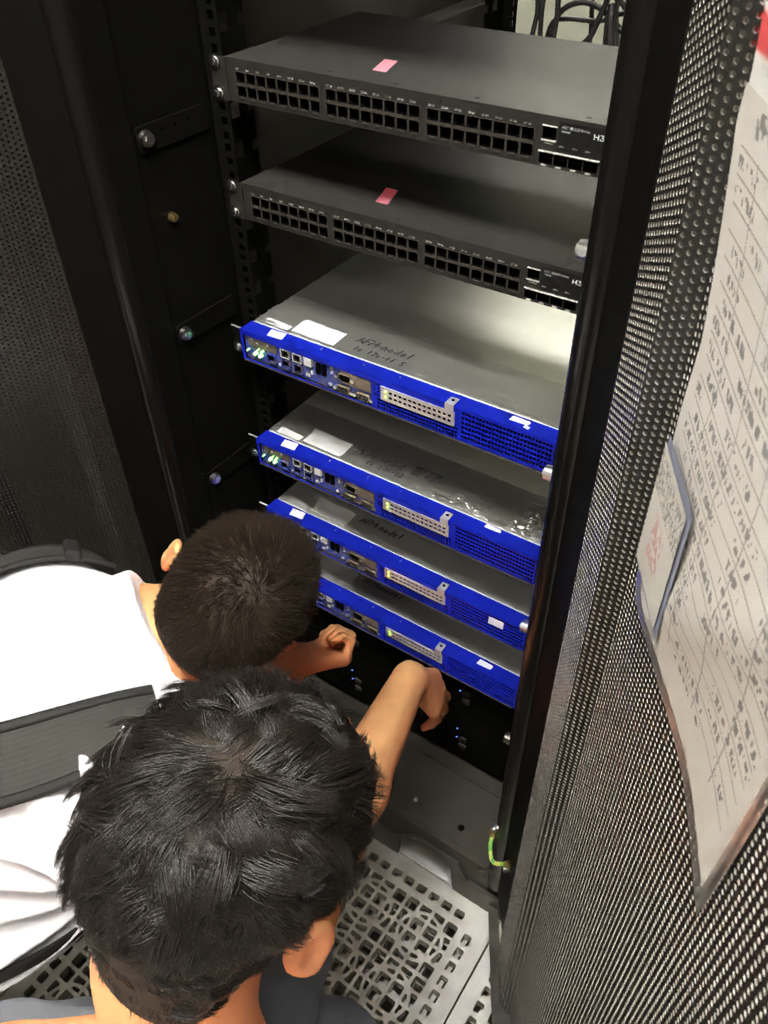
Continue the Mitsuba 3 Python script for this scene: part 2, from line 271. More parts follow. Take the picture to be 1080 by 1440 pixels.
LINE_R = [(.096, .0124), (.171, .0112), (.1875, .0274), (.412, .0274), (.560, .012)]
CAP_R = [(0, 0), (.585, 0), (.585, .016), (.412, .031), (.188, .031), (.171, .015), (.0, .015)]
DR, WR = door(1, 59.33, LINE_R, CAP_R)
LINE_L = [(.079, .0124), (.112, .0118), (.132, .0274), (.222, .0274), (.240, .0118), (.560, .0118)]
CAP_L = [(0, 0), (.585, 0), (.585, .016), (.24, .016), (.222, .031), (.132, .031), (.112, .015), (.0, .015)]
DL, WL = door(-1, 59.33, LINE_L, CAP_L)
labels[DR] = {'label': 'right door of dark perforated steel with folded ridge'}; labels[DL] = {'label': 'left door of dark perforated steel'}
put(DR + '__hinge_pin', cyl((.256, -.166, -1.043), (.285, -.16, -1.022), .0022, 10), CHROME)
# neighbouring cabinet behind the left door
k = put('closed_cabinet', cat(cbox(-.915, -.312, -.13, .765, -1.19, .82, .003)), BLK, 'closed black cabinet standing behind the open left door', 'cabinet')
put(k + '__front_frame', front(rrect(-.91, -1.17, -.315, .80, .01).difference(rrect(-.87, -1.10, -.355, .74, .01)), -.150, .02), BLK)

# earth wire
k = 'earth_wire'
tag(k, 'short green and yellow earth wire between cabinet post and right door', 'wire')
put(k + '__insulation', tube([(.2640, -.158, -.940), (.272, -.178, -.935), (.288, -.196, -.925), (.3055, -.197, -.905)], .0032, 10, 8), GRN, smooth=True)
put(k + '__lug', cat(cyl((.2625, -.153, -.936), (.2655, -.158, -.941), .0045, 10), cyl((.2625, -.152, -.930), (.2625, -.156, -.930), .006, 14)), BRASS)
put(k + '__lug', cat(cyl((.304, -.197, -.9085), (.3085, -.194, -.903), .0042, 10), cyl((.306, -.197, -.912), (.310, -.190, -.912), .006, 14)), BRASS)
put(k + '__screw', cat(cyl((.2655, -.151, -.915), (.2645, -.160, -.915), .0055, 12, .0045)), CHROME)
put(k + '__screw', cat(cyl((.309, -.192, -.922), (.303, -.199, -.922), .0055, 12, .0045)), CHROME)

# ------------------------------------------------------------------ network switches
def screw_mesh(r=.0062):
    return cat(cyl((0, 0, 0), (0, -.0035, 0), r, 16, r * .85), cyl((0, -.0035, 0), (0, -.0055, 0), r * .6, 6, r * .45), cyl((0, .006, 0), (0, 0, 0), .0028, 10), cyl((0, -.0006, 0), (0, -.0012, 0), r * 1.25, 16))
SCREW = mikit.ply(screw_mesh(), CHROME, smooth=30)
sw = Kit(); H = .0436
sw.add('case', cat(cbox(-.22, .22, .015, .245, -H, 0, .0008), box(-.22, .22, .0012, .0165, -.001, 0), box(-.22, .22, .0012, .0165, -H, -H + .001), box(-.22, -.219, .0012, .0165, -H, 0), box(.219, .22, .0012, .0165, -H, 0)), SWT)
px = [[-.2085 + g * .1205 + .00715 + i * .01425 for i in range(8)] for g in range(3)]
holes = []
for g in px:
    for x in g: holes += [sbox(x - .0058, -.0232, x + .0058, -.0128), sbox(x - .0058, -.0372, x + .0058, -.0268)]
holes += [sbox(.1535, -.0195, .1665, -.0090)] + [sbox(.1525 + k * .0143, -.0412, .1655 + k * .0143, -.0310) for k in range(4)]
sw.add('faceplate', front(sbox(-.22, -H, .22, 0).difference(unary_union(holes)), 0, .0012), SWF)
def port_mesh(w, h, d):
    b = box(-w, w, 0, d, -h, h); b.update_faces(b.face_normals[:, 1] > -.5); b.invert()
    return b
def pins(w, n, z, dz): return [box(-w + 2 * w * (i + .5) / n - .0003, -w + 2 * w * (i + .5) / n + .0003, .003, .008, z, z + dz) for i in range(n)]
RJ = mikit.ply(cat(port_mesh(.0058, .0052, .012), box(-.0058, -.0030, .0006, .002, -.0052, -.0030), box(.0030, .0058, .0006, .002, -.0052, -.0030)), HOLE)
RJT = mikit.ply(cat(port_mesh(.0058, .0052, .012), box(-.0058, -.0030, .0006, .002, .0030, .0052), box(.0030, .0058, .0006, .002, .0030, .0052)), HOLE)
SFPM = mikit.ply(cat(port_mesh(.0065, .0051, .0135), box(-.004, .004, .003, .006, -.0015, .0005)), HOLE)
for g in px:
    for x in g: sw.add('port', RJ, None, loc=(x, .0006, -.018))
    for x in g: sw.add('port', RJT, None, loc=(x, .0006, -.032))
for g in px:
    sw.add('port_shield', cat(box(g[0] - .0068, g[-1] + .0068, -.0009, .0004, -.0128, -.0119), box(g[0] - .0072, g[0] - .0062, -.0009, .0004, -.038, -.0119), box(g[-1] + .0062, g[-1] + .0072, -.0009, .0004, -.038, -.0119), box(g[0] - .0068, g[-1] + .0068, -.0007, .0004, -.0264, -.0236),
                              *[box(x - .0068, x - .0058 if i else x - .0062, -.0006, .0004, -.038, -.0128) for i, x in enumerate(g)], *[box(x - .003, x + .003, -.0014, .0004, -.0392, -.0376) for x in g]), SWSH)
sw.add('console_port', mikit.ply(cat(port_mesh(.0065, .0052, .012)), HOLE), None, loc=(.16, .0006, -.0143))
sw.add('port_shield', cat(box(.1528, .1672, -.001, .0004, -.0090, -.0078), box(.1528, .1672, -.001, .0004, -.0212, -.0196)), ALU)
for k in range(4): sw.add('sfp_slot', SFPM, None, loc=(.159 + k * .0143, .0006, -.0361))
sw.add('contact_strip', cat(*[cbox(.1517 + i * .00235, .1517 + i * .00235 + .0019, -.0022, .0004, -.0309, -.0292, .0003) for i in range(25)]), ALU)
sw.add('slot_latch', cat(*[box(.1555 + k * .0143, .1605 + k * .0143, -.0016, .0003, -.0425, -.0412) for k in range(4)]), ALU)
sw.add('print_panel', front(sbox(.1685, -.0285, .2165, -.0035), -.0004, .0004), SWP)
def ftext(t, h, x, z, y=-.0006, bold=False, d=.0004):
    m = meshkit.text_mesh(t, h, d, bold); v = m.vertices; m = trimesh.Trimesh(np.c_[v[:, 0] + x, y - v[:, 2] + d * 0, v[:, 1] + z], m.faces, process=False); return m
logo = ftext('H3C', .0046, 0, 0, bold=True); logo.vertices[:, 0] *= 1.25; logo.apply_translation((.2008, 0, -.0128)); LOGOM = mat('mat_logo_print', (0.62, 0.62, 0.60), .5)
sw.add('logo', logo, LOGOM)
sw.add('lettering', cat(ftext('H3C  S5130 Series', .0021, .1715, -.0085), ftext('Ethernet', .0015, .1715, -.0115), ftext('CONSOLE', .0014, .156, -.0235), *[ftext('SFP+', .0015, .1705 + .0125 * k, -.0245) for k in range(3)]), SILK)
nums = []
for g in range(3):
    for i in range(8):
        a = g * 16 + i * 2 + 1; nums += [ftext(f'{a} {a + 1}', .0019, px[g][i] - .0048, -.0105)]
sw.add('port_numbers', cat(*nums), SILK)
sw.add('status_led', mikit.ply(cbox(.2122, .2152, -.0008, .0004, -.0226, -.0198, .0003), LEDG, emitter=glow((0.3, .8, 0.05))), None)
for s in (-1, 1):
    sw.add('ear', cat(box(min(s * .2195, s * .2413), max(s * .2195, s * .2413), -.0016, .0006, -H, 0), box(min(s * .22, s * .2218), max(s * .22, s * .2218), -.0016, .05, -H, 0)), SWF)
    for z in (-.0056, -.0372): sw.add('screw', SCREW, None, loc=(s * .2345, -.0018, z))
sw.add('case_screw', cat(*[cyl((x, .012, 0), (x, .012, .0006), .0022, 10) for x in (-.09, -.01, .08, .19)]), SWF)
st, uvs = sheet(A([[(-.0545 + .0165 * b * 1 - .0125 * a, .036 + .041 * a, .0004) for b in (0, 1)] for a in (0, 1)]))
sw.add('sticker', cat(box(-.0005, .0005, 0, .0001, 0, .0001)) if False else trimesh.Trimesh(st.vertices, st.faces[:, ::-1], process=False), PINK, label='pink sticker on the lid')
for i, z in enumerate((0.0, -3 * U1)):
    k = 'network_switch' + ('' if i == 0 else f'_{i:03d}')
    sw.place(k, (0, 0, z)); tag(k, ('topmost dark grey 48-port network switch, at the top of the rack' if i == 0 else 'second dark grey 48-port network switch, just above the blue servers'), 'network switch', 'network switches in the rack')

# ------------------------------------------------------------------ blue servers
sv = Kit(); X0, X1, Y0 = -.225, .222, -.034
sv.add('case', cbox(X0 + .001, X1 - .001, -.008, .50, -H, -.0004, .0008), STEEL)
gr = []
cols = lambda a, b, n: [a + (b - a) * (i + .5) / n for i in range(n)]
for x in cols(.107, .220, 26): gr += [sbox(x - .0016, z - .0021, x + .0016, z + .0021) for z in (-.0050, -.0114, -.0178, -.0242, -.0306, -.0370)]
for x in cols(-.010, .103, 26): gr += [sbox(x - .0016, z - .0021, x + .0016, z + .0021) for z in (-.0292, -.0345, -.0398)]
for x in cols(-.014, -.005, 2): gr += [sbox(x - .0014, z - .0018, x + .0014, z + .0018) for z in (-.0075, -.0125, -.0175, -.0225)]
gr.append(sbox(-.0025, -.0255, .0985, -.0072)); io = rrect(-.2215, -.0418, -.0175, -.0062, .002); gr.append(io)
bez = front(sbox(X0, -H, X1, 0).difference(unary_union(gr)), Y0, .0015)
lipo = []
for x in list(cols(-.20, .10, 60)) + list(cols(.107, .22, 26)):
    if (int((x + .3) * 1000) // 16) % 3 or x > .1: lipo.append(sbox(x - .0015, Y0 - .001, x + .0015, Y0 + .0022))
lip = sbox(X0, Y0, X1, -.010).difference(unary_union(lipo)); lip = extr(lip, .0015); lip.apply_translation((0, 0, -.0013))
sv.add('bezel', cat(bez, lip, box(X0, X0 + .0015, Y0, -.008, -H, 0), box(X1 - .0015, X1, Y0, -.008, -H, 0)), BLUE)
sv.add('lid_edge', cat(cbox(X0 + .004, -.055, -.0102, -.0075, -.001, .0010, .0003), cbox(-.0535, .09, -.0102, -.0075, -.001, .0010, .0003), cbox(.0915, X1 - .002, -.0102, -.0075, -.001, .0010, .0003)), EDGE)
sv.add('inner_shade', box(-.0165, X1 - .002, Y0 + .010, Y0 + .014, -H + .001, -.002), HOLE)
sv.add('floor_edge', cbox(X0 + .002, X1 - .004, Y0 - .0022, -.008, -H - .0008, -H, .0003), SWSH)
sv.add('connector_plate', box(-.2215, -.0175, Y0 + .0045, Y0 + .006, -.0420, -.004), NAVY)
sv.add('shield_plate', box(-.215, -.168, Y0 + .0030, Y0 + .0046, -.0215, -.0075), BROWN); sv.add('shield_plate', box(-.066, -.0195, Y0 + .0028, Y0 + .0046, -.0265, -.0075), BROWN)
sv.add('blank_plate', cbox(-.1205, -.1085, Y0 - .0004, Y0 + .0045, -.0190, -.0070, .0004), SHEETW)
sv.add('blank_plate', cbox(-.048, -.020, Y0 + .0008, Y0 + .0045, -.0230, -.0085, .0004), BROWN)
rjf = cat(port_mesh(.0056, .0052, .004), *[box(*b) for b in ((-.0068, -.0056, -.001, .003, -.0062, .0062), (.0056, .0068, -.001, .003, -.0062, .0062), (-.0068, .0068, -.001, .003, .0052, .0062), (-.0068, .0068, -.001, .003, -.0062, -.0052))])
for x, z, m in ((-.1516, -.0135, ALU), (-.1320, -.0135, ALU), (-.1516, -.0285, NAVY), (-.1320, -.0285, NAVY), (-.1755, -.0285, NAVY)):
    hole = cat(port_mesh(.0056, .0050, .0035))
    sv.add('network_port', mikit.ply(cat(*[box(*b) for b in ((-.0070, -.0056, 0, .0045, -.0062, .0062), (.0056, .0070, 0, .0045, -.0062, .0062), (-.0070, .0070, 0, .0045, .0050, .0062), (-.0070, .0070, 0, .0045, -.0062, -.0050))]), m), None, loc=(x, Y0 - .0005, z))
    k_ = len([p for p in sv.parts if p[0].startswith('network_port')])
    sv.add('network_port' + (f'_{k_ - 1:03d}' if 0 else '') + '__socket' if k_ == 1 else f'network_port_{k_ - 1:03d}__socket', mikit.ply(hole, HOLE), None, loc=(x, Y0 + .0005, z))
sv.add('usb_port', cat(box(-.103, -.0975, Y0 + .001, Y0 + .0045, -.0255, -.0115), box(-.094, -.0885, Y0 + .001, Y0 + .0045, -.0255, -.0115)), HOLE)
def dsub(w, h): return trimesh.creation.extrude_polygon(Polygon([(-w, h), (w, h), (w * .84, -h), (-w * .84, -h)]).buffer(.0012, 3), .004)
def on_front(m, x, z, y): v = m.vertices; mm = trimesh.Trimesh(np.c_[v[:, 0] + x, y + .004 - v[:, 2], v[:, 1] + z], m.faces, process=False); return mm
def nuts(x, z, w): return cat(*[cyl((x + s * w, Y0 + .004, z), (x + s * w, Y0 - .002, z), .0026, 6) for s in (-1, 1)])
def dpins(x, z, n1, n2): return [cyl((x - .0055 + 11e-3 * i / (n1 - 1), Y0 - .0018, z + .0014), (x - .0055 + 11e-3 * i / (n1 - 1), Y0 - .0006, z + .0014), .0006, 6) for i in range(n1)] + [cyl((x - .0042 + 8.4e-3 * i / (n2 - 1), Y0 - .0018, z - .0014), (x - .0042 + 8.4e-3 * i / (n2 - 1), Y0 - .0006, z - .0014), .0006, 6) for i in range(n2)]
sv.add('video_port', on_front(dsub(.0080, .0036), -.0570, -.0165, Y0 - .0005), GOLD)
sv.add('video_port__socket', on_front(dsub(.0068, .0026), -.0570, -.0165, Y0 - .0012), HOLE)
sv.add('video_port__nut', nuts(-.0570, -.0165, .0125), CHROME)
for i, x in enumerate((-.0600, -.0300)):
    pre = 'serial_port' + ('' if i == 0 else '_001')
    sv.add('serial_port', on_front(dsub(.0080, .0036), x, -.0345, Y0 - .0010), GOLD)
    sv.add(pre + '__socket', on_front(dsub(.0066, .0025), x, -.0345, Y0 - .0014), HOLE)
    sv.add(pre + '__pin', cat(*dpins(x, -.0345, 5, 4)), ALU)
    sv.add(pre + '__nut', nuts(x, -.0345, .0125), CHROME)
sv.add('small_component', cat(*[box(x, x + w, Y0 + .002, Y0 + .0046, z, z + h) for x, z, w, h in ((-.165, -.036, .004, .003), (-.143, -.039, .003, .0025), (-.121, -.036, .006, .003), (-.112, -.031, .003, .005), (-.085, -.037, .005, .003), (-.080, -.012, .003, .004), (-.0805, -.019, .003, .004), (-.0165, -.031, .002, .004), (-.183, -.014, .003, .003), (-.201, -.016, .003, .002), (-.209, -.012, .002, .002))]), ALU)
for x, z, r, e in ((-.2165, -.0290, .0016, 3), (-.2040, -.0308, .0029, 5), (-.1955, -.0318, .0029, 5), (-.1920, -.0245, .0019, 4), (-.1985, -.0235, .0013, 3)):
    sv.add('status_led', mikit.ply(cat(cyl((x, Y0 + .0046, z), (x, Y0 - .0006, z), r, 12, r * .8)), LEDG, emitter=glow((.10 * e, .42 * e, .07 * e))), None)
pc = rrect(-.0035, -.0262, .0985, -.0068, .001)
ph = [sbox(.0085 + i * .00675, z - .0019, .0085 + i * .00675 + .0045, z + .0019) for i in range(13) for z in (-.0135, -.0203)]
sv.add('expansion_bracket', cat(front(pc.difference(unary_union(ph)), Y0 - .0012, .0012), cbox(.0850, .0965, Y0 - .0012, Y0 + .014, .0015, .0026, .0003), box(.0850, .0965, Y0 - .0012, Y0, -.007, .0026)), ALU)
sv.add('expansion_bracket__backing', box(-.003, .098, Y0 + .0004, Y0 + .0012, -.0258, -.0072), HOLE)
sv.add('expansion_bracket__screw_hole', cyl((.0908, Y0 + .008, .0026), (.0908, Y0 + .008, .0028), .0022, 14), HOLE)
for z in (-.0132, -.0200): sv.add('card_led', mikit.ply(cyl((.0040, Y0, z), (.0040, Y0 - .0022, z), .0021, 10), LEDG, emitter=glow((.42, .8, .05))), None)
for s in (-1, 1):
    e = X0 if s < 0 else X1
    sv.add('ear', cat(box(min(e, e + s * .018), max(e, e + s * .018), Y0 + .004, Y0 + .0058, -H + .001, -.001), box(min(e - s * .0005, e - s * .002), max(e - s * .0005, e - s * .002), Y0 + .004, .02, -H + .001, -.001)), BLK)
    if s < 0: sv.add('ear_edge', box(e - .018, e, Y0 + .0036, Y0 + .0060, -.0022, -.0008), ALU)
    sv.add('ear_screw', SCREW, None, loc=(s * .2335 + (.002 if s > 0 else 0), Y0 + .002, -.034 if s > 0 else -.030))
sv.add('emblem', cat(*[ftext('C', .0034, 0, 0).apply_transform(trimesh.transformations.rotation_matrix(-math.pi / 2, (1, 0, 0))).apply_translation((x, -.020, .0008)) for x in (-.105, -.04, .012)]), SHEETW)
def flat(pts, z=.0014, t=.0004):
    m = extr(Polygon(pts), t); m.apply_translation((0, 0, z)); return m
SV_Z = [-7 * U1, -11 * U1, -14 * U1, -17 * U1]
def blob_label(x0, x1, y0, y1, seed):
    rg = np.random.default_rng(seed); p = [(x0, y0), (x1, y0 + .001), (x1 + .001, y1), (x0 + .003, y1)]
    return [(a + rg.uniform(-.001, .001), b + rg.uniform(-.001, .001)) for a, b in p]
def ink(strokes, o, sx, sy, r=.0011):
    """pen strokes in a unit frame laid on a horizontal lid"""
    ms = []
    for s in strokes:
        p = [(o[0] + a * sx + b * sx * .15, o[1] + b * sy, o[2]) for a, b in s]; m = tube(p, r, 5, 1); m.vertices[:, 2] = o[2] + (m.vertices[:, 2] - o[2]) * .25; ms.append(m)
    return cat(*ms)
PEN = {'A': [[(0, 0), (.35, 1), (.7, 0)], [(.15, .4), (.55, .4)]], 'F': [[(.1, 0), (.1, 1), (.7, 1)], [(.1, .55), (.55, .55)]], 'M': [[(0, 0), (.1, 1), (.4, .4), (.7, 1), (.8, 0)]], '-': [[(.1, .45), (.5, .45)]],
       'n': [[(.05, 0), (.1, .6), (.3, .65), (.45, .5), (.5, 0)]], 'o': [[(.3, 0), (.05, .3), (.3, .6), (.5, .3), (.3, 0)]], 'd': [[(.5, 1), (.5, 0), (.25, .0), (.1, .25), (.3, .5), (.5, .4)]], 'e': [[(.1, .3), (.5, .35), (.35, .6), (.1, .4), (.2, 0), (.5, .1)]],
       '1': [[(.25, 0), (.3, 1)]], '2': [[(.1, .8), (.35, 1), (.5, .7), (.1, 0), (.6, .05)]], '7': [[(.05, .95), (.6, 1), (.25, 0)]], 'x': [[(.05, 0), (.5, .6)], [(.05, .6), (.5, 0)]], 'c': [[(.5, .5), (.2, .6), (.1, .2), (.3, 0), (.5, .1)]], '5': [[(.6, 1), (.2, 1), (.15, .6), (.5, .5), (.45, .1), (.1, 0)]], ' ': [], '3': [[(.1, .9), (.5, .9), (.25, .55), (.5, .3), (.1, 0)]],
       'G': [[(.2, 1), (.05, .8)], [(.2, .92), (.42, .92)], [(.6, 1), (.5, .8)], [(.62, .92), (.95, .92)], [(.1, .62), (.1, .72), (.9, .72), (.88, .6)], [(.25, .58), (.75, .58), (.75, .4), (.25, .4)], [(.25, .6), (.25, 0)], [(.25, .25), (.8, .25), (.8, 0), (.25, 0)]],
       'L': [[(0, .85), (.4, .85)], [(0, .5), (.38, .5)], [(.2, .85), (.2, .15)], [(0, .1), (.42, .22)], [(.5, .9), (.95, .9), (.95, .45), (.5, .45), (.5, .9)], [(.5, .68), (.95, .68)], [(.72, .9), (.72, 0)], [(.5, .24), (.95, .24)], [(.42, 0), (1, 0)]]}
def write(t, x, y, h, sp=.75): return cat(*[ink(PEN[c], (x + i * h * sp, y, .0012), h, h) for i, c in enumerate(t) if PEN[c]])
LAB = ['highest blue-fronted rack server with a bright lid, below the switches', 'second blue-fronted rack server from the top, film bunched at its lid corner', 'third blue-fronted rack server from the top, label stuck low on its grille', 'lowest blue-fronted rack server, just above the reaching hands']
filmk = []
for i, z in enumerate(SV_Z):
    k = 'rack_server' + ('' if i == 0 else f'_{i:03d}')
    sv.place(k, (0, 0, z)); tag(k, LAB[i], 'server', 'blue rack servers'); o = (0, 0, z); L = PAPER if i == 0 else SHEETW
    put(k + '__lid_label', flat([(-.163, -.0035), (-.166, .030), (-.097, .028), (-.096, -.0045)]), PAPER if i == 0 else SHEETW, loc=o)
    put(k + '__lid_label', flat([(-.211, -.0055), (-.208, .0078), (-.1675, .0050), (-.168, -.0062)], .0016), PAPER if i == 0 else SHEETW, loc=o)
    put(k + '__bezel_label', flat([(-.1845, -.0278), (-.1885, -.0130), (-.1645, -.0116), (-.1603, -.0262)], .0002), PAPER, loc=o)
    if i == 2: put(k + '__grille_label', front(Polygon([(.1665, -.0195), (.1890, -.0185), (.1895, -.0050), (.1670, -.0055)]).buffer(-.0006).buffer(.0006), Y0 - .0006, .0005), PAPER, loc=o)
    else:
        x = (.160, .139, 0, .150)[i]; dy = (0, .007, 0, -.003)[i]
        put(k + '__bezel_label', flat([(x, -.0218 + dy * .6), (x + .001, -.0128 + dy * .3), (x + .021, -.0132 + dy * .3), (x + .024, -.0155), (x + .0225, -.0212 + dy * .6)], .0002), PAPER, loc=o)
        if i == 0: put(k + '__bezel_label', flat([(.1795, -.0265), (.1795, -.0215), (.187, -.0225), (.186, -.0275)], .0002), PAPER, loc=o)
    if i == 0: w = cat(write('AFM-node1', -.079, .021, .0125, .74), write('1c 17x-11 5', -.072, .0035, .0085, .8))
    elif i == 1: w = cat(write('AFM-node1', -.085, .018, .0125, .70), write('1c 17x-12', -.060, .004, .0085, .8), write('GL', .002, .020, .019, 1.15))
    else: w = cat(write('AFM-node1', -.085, .018, .012, .70))
    put(k + '__handwriting', w, INK, loc=o)
def film(seed, bunch, x0=-.222, x1=.219, y0=-.006, y1=.075):
    n, m = 150, 44; gx, gy = np.meshgrid(np.linspace(x0, x1, n), np.linspace(0, 1, m) ** 1.5, indexing='ij'); y = y0 + gy * (y1 - y0)
    P = np.stack([gx, y, gx * 0], -1); q = np.stack([gx * 60, y * 110, gx * 0 + seed], -1)
    w = np.exp(-(y - y0) / .02) * (.4 + meshkit.noise(np.stack([gx * 14, gx * 0, gx * 0 + seed * 3], -1)))
    h = w * (np.abs(meshkit.fbm(q, 3, seed) - .5) * 2) ** 1.0 * .010
    for bx, by, r, a in bunch: h += a * np.exp(-((gx - bx) ** 2 + (y - by) ** 2) / r ** 2) * np.abs(meshkit.fbm(q * 1.6, 3, seed + 9) - .5) * 3
    h *= 1 - .93 * np.exp(-np.clip(np.abs(gx + .095) - .085, 0, 1) ** 2 / .012 ** 2); P[..., 2] = .0003 + h; m_, uv = sheet(P); return m_
for i, z in enumerate(SV_Z[:2]):
    k = 'rack_server' + ('' if i == 0 else f'_{i:03d}')
    put(k + '__protective_film', film(3 + i, [(-.215, .01, .03, .006)] if i == 0 else [(.19, .03, .03, .012), (.1, .0, .03, .006)]), 'mat_milky_film', smooth=True, loc=(0, 0, z), label='clear crinkled protective film on the lid')

# ------------------------------------------------------------------ black storage servers below
bs = Kit(); HB = 3 * U1 - .0008
bs.add('case', cbox(-.222, .222, .010, .62, -HB, 0, .001), BLK)
for i in range(2):
    x0 = -.2185 + i * .2195; x1 = x0 + .2175
    slots = [sbox(x0 + .012 + c * .0125, -.060 - r * .0105, x0 + .021 + c * .0125, -.0535 - r * .0105) for c in range(7) for r in range(6)]
    bs.add('sled_front', front(rrect(x0, -HB + .002, x1, -.002, .002).difference(unary_union(slots)), 0, .010), BLK)
    for z in (-.006, -.0275): bs.add('release_latch', cbox(x0 + .120, x0 + .134, -.004, .0005, -.073 - .012 + z * 1.0 + .012, -.073 + .011 + z, .0008), GREY)
    for z in (-.0515, -.0770): bs.add('status_led', mikit.ply(cyl((x0 + .1145, .001, z), (x0 + .1145, -.0012, z), .0013, 10), LEDG, emitter=glow((.15, .3, 2.2))), None)
for s in (-1, 1):
    bs.add('ear', cat(box(min(s * .219, s * .2413), max(s * .219, s * .2413), -.002, .010, -HB, 0)), BLK)
    bs.add('ear_screw', SCREW, None, loc=(s * .2335, -.003, -.118))
for i, z in enumerate((-18 * U1, -21 * U1)):
    k = 'storage_server' + ('' if i == 0 else '_001'); bs.place(k, (0, 0, z))
    tag(k, ('black storage server directly under the lowest blue server' if i == 0 else 'bottom black storage server with two pairs of blue lights, above the base'), 'server', 'black storage servers')

# ------------------------------------------------------------------ loose cables at the rear
def cable(pts, r, label, ends=True):
    k = put('power_cable', tube(pts, r, 8, 8), RUBBER, label, 'cable', 'loose cables hanging behind the rack', smooth=True)
    return k
cb = lambda x, y, z: (x, y, z)
cable([(-0.206, 0.79, -0.3), (-0.2006, 0.79, -0.1317), (-0.1952, 0.79, -0.1019), (-0.1757, 0.79, -0.0821), (-0.1486, 0.79, -0.0744), (-0.1225, 0.79, -0.0791), (-0.0944, 0.79, -0.0969), (-0.0602, 0.79, -0.1266), (-0.03, 0.79, -0.25)], 0.0048, 'arched black cable loop behind the upper switch')
cable([(-0.218, 0.805, -0.16), (-0.2049, 0.805, -0.1094), (-0.1725, 0.805, -0.1039), (-0.1337, 0.805, -0.1031), (-0.1068, 0.805, -0.0972), (-0.0885, 0.805, -0.0881), (-0.0625, 0.805, -0.0835), (-0.02, 0.8, -0.1)], 0.0042, 'black cable crossing level through the loops behind the upper switch')
cable([(-0.205, 0.775, -0.3), (-0.1621, 0.775, -0.1751), (-0.1389, 0.775, -0.1357), (-0.1234, 0.775, -0.1189), (-0.113, 0.775, -0.0905), (-0.1031, 0.775, -0.0621), (-0.09, 0.775, 0.05), (-0.09, 0.775, 0.3)], 0.0046, 'slanting black cable rising behind the upper switch')
cable([(-0.227, 0.76, -0.6), (-0.2251, 0.76, -0.1323), (-0.2184, 0.76, -0.0989), (-0.2197, 0.76, -0.0674), (-0.215, 0.76, 0.3)], 0.0042, 'straight black cable hanging furthest left behind the upper switch')
cable([(-0.206, 0.762, -0.6), (-0.2096, 0.762, -0.1361), (-0.2115, 0.762, -0.1004), (-0.2106, 0.762, -0.0666), (-0.2, 0.762, 0.3)], 0.0042, 'second black cable from the left, hanging behind the upper switch')
cable([(-0.19, 0.772, -0.6), (-0.1896, 0.772, -0.1338), (-0.1868, 0.772, -0.0958), (-0.1886, 0.772, -0.0647), (-0.18, 0.772, 0.3)], 0.0046, 'black upright cable just left of the middle of the loops')
cable([(-0.14, 0.82, -0.6), (-0.1418, 0.82, -0.1338), (-0.1442, 0.82, -0.102), (-0.1483, 0.82, -0.0764), (-0.15, 0.82, 0.3)], 0.004, 'thin black upright cable in the middle of the loops')
cable([(-0.07, 0.772, -0.6), (-0.0745, 0.772, -0.1368), (-0.0846, 0.772, -0.0959), (-0.0848, 0.772, -0.0555), (-0.07, 0.772, 0.3)], 0.0042, 'black upright cable to the right of the plug')
cable([(-0.17, 0.822, 0.3), (-0.14, 0.822, -0.01), (-0.1226, 0.822, -0.0568), (-0.0898, 0.822, -0.0811), (-0.071, 0.822, -0.1027), (-0.057, 0.822, -0.1242), (-0.045, 0.822, -0.4)], 0.0046, 'black cable curving down to the right behind the upper switch')
k = put('power_plug', cat(cyl((-.098, .79, -.088), (-.092, .79, -.128), .011, 10, .014), cyl((-.098, .79, -.088), (-.102, .79, -.072), .009, 10, .005), cyl((-.092, .79, -.128), (-.090, .79, -.142), .014, 10, .011)), RUBBER, 'black moulded cable plug hanging among the loops', 'plug')

# ------------------------------------------------------------------ papers on the right door
def onto_door(u, w, z):
    m = WR(trimesh.Trimesh(A([u.ravel(), w.ravel(), z.ravel()]).T, [[0, 1, 2]], process=False)); return m.vertices.reshape(u.shape + (3,))
def sheet_on_door(n, m, uf, zf, wf, flip=False):
    a, b = np.meshgrid(np.linspace(0, 1, n), np.linspace(0, 1, m), indexing='ij')
    return sheet(onto_door(uf(a, b), wf(a, b), zf(a, b)))
def bend(a, b, s=0.0):
    return .0225 - s + .0030 * np.sin(7 * a + 3 * b) * b - .0035 * np.exp(-((a * .7 + b - 1.1) / .08) ** 2) - .004 * np.exp(-((b - .62) / .2) ** 2) * (1 - a)
U_ = lambda a, b: np.interp(b, [0, .15, .42, .7, 1], [.176, .192, .2165, .221, .222]) + .200 * a
Z_ = lambda a, b: .121 - (.274 + .022 * a) * b
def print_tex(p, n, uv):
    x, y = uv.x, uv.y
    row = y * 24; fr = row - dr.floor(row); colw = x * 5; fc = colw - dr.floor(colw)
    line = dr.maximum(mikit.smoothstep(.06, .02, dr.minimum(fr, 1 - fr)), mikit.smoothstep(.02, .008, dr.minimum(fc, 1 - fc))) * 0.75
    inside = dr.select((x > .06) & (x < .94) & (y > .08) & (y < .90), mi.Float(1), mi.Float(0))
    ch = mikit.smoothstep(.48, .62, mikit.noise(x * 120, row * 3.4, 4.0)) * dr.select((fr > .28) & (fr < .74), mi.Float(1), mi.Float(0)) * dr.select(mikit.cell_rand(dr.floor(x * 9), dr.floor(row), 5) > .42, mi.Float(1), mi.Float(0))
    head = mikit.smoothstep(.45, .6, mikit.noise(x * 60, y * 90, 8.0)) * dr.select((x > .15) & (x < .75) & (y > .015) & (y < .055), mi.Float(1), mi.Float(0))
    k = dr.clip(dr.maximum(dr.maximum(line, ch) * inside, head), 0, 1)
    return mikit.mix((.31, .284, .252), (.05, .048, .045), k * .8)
SHEETM = mat('mat_printed_form', mikit.proc(print_tex), .55)
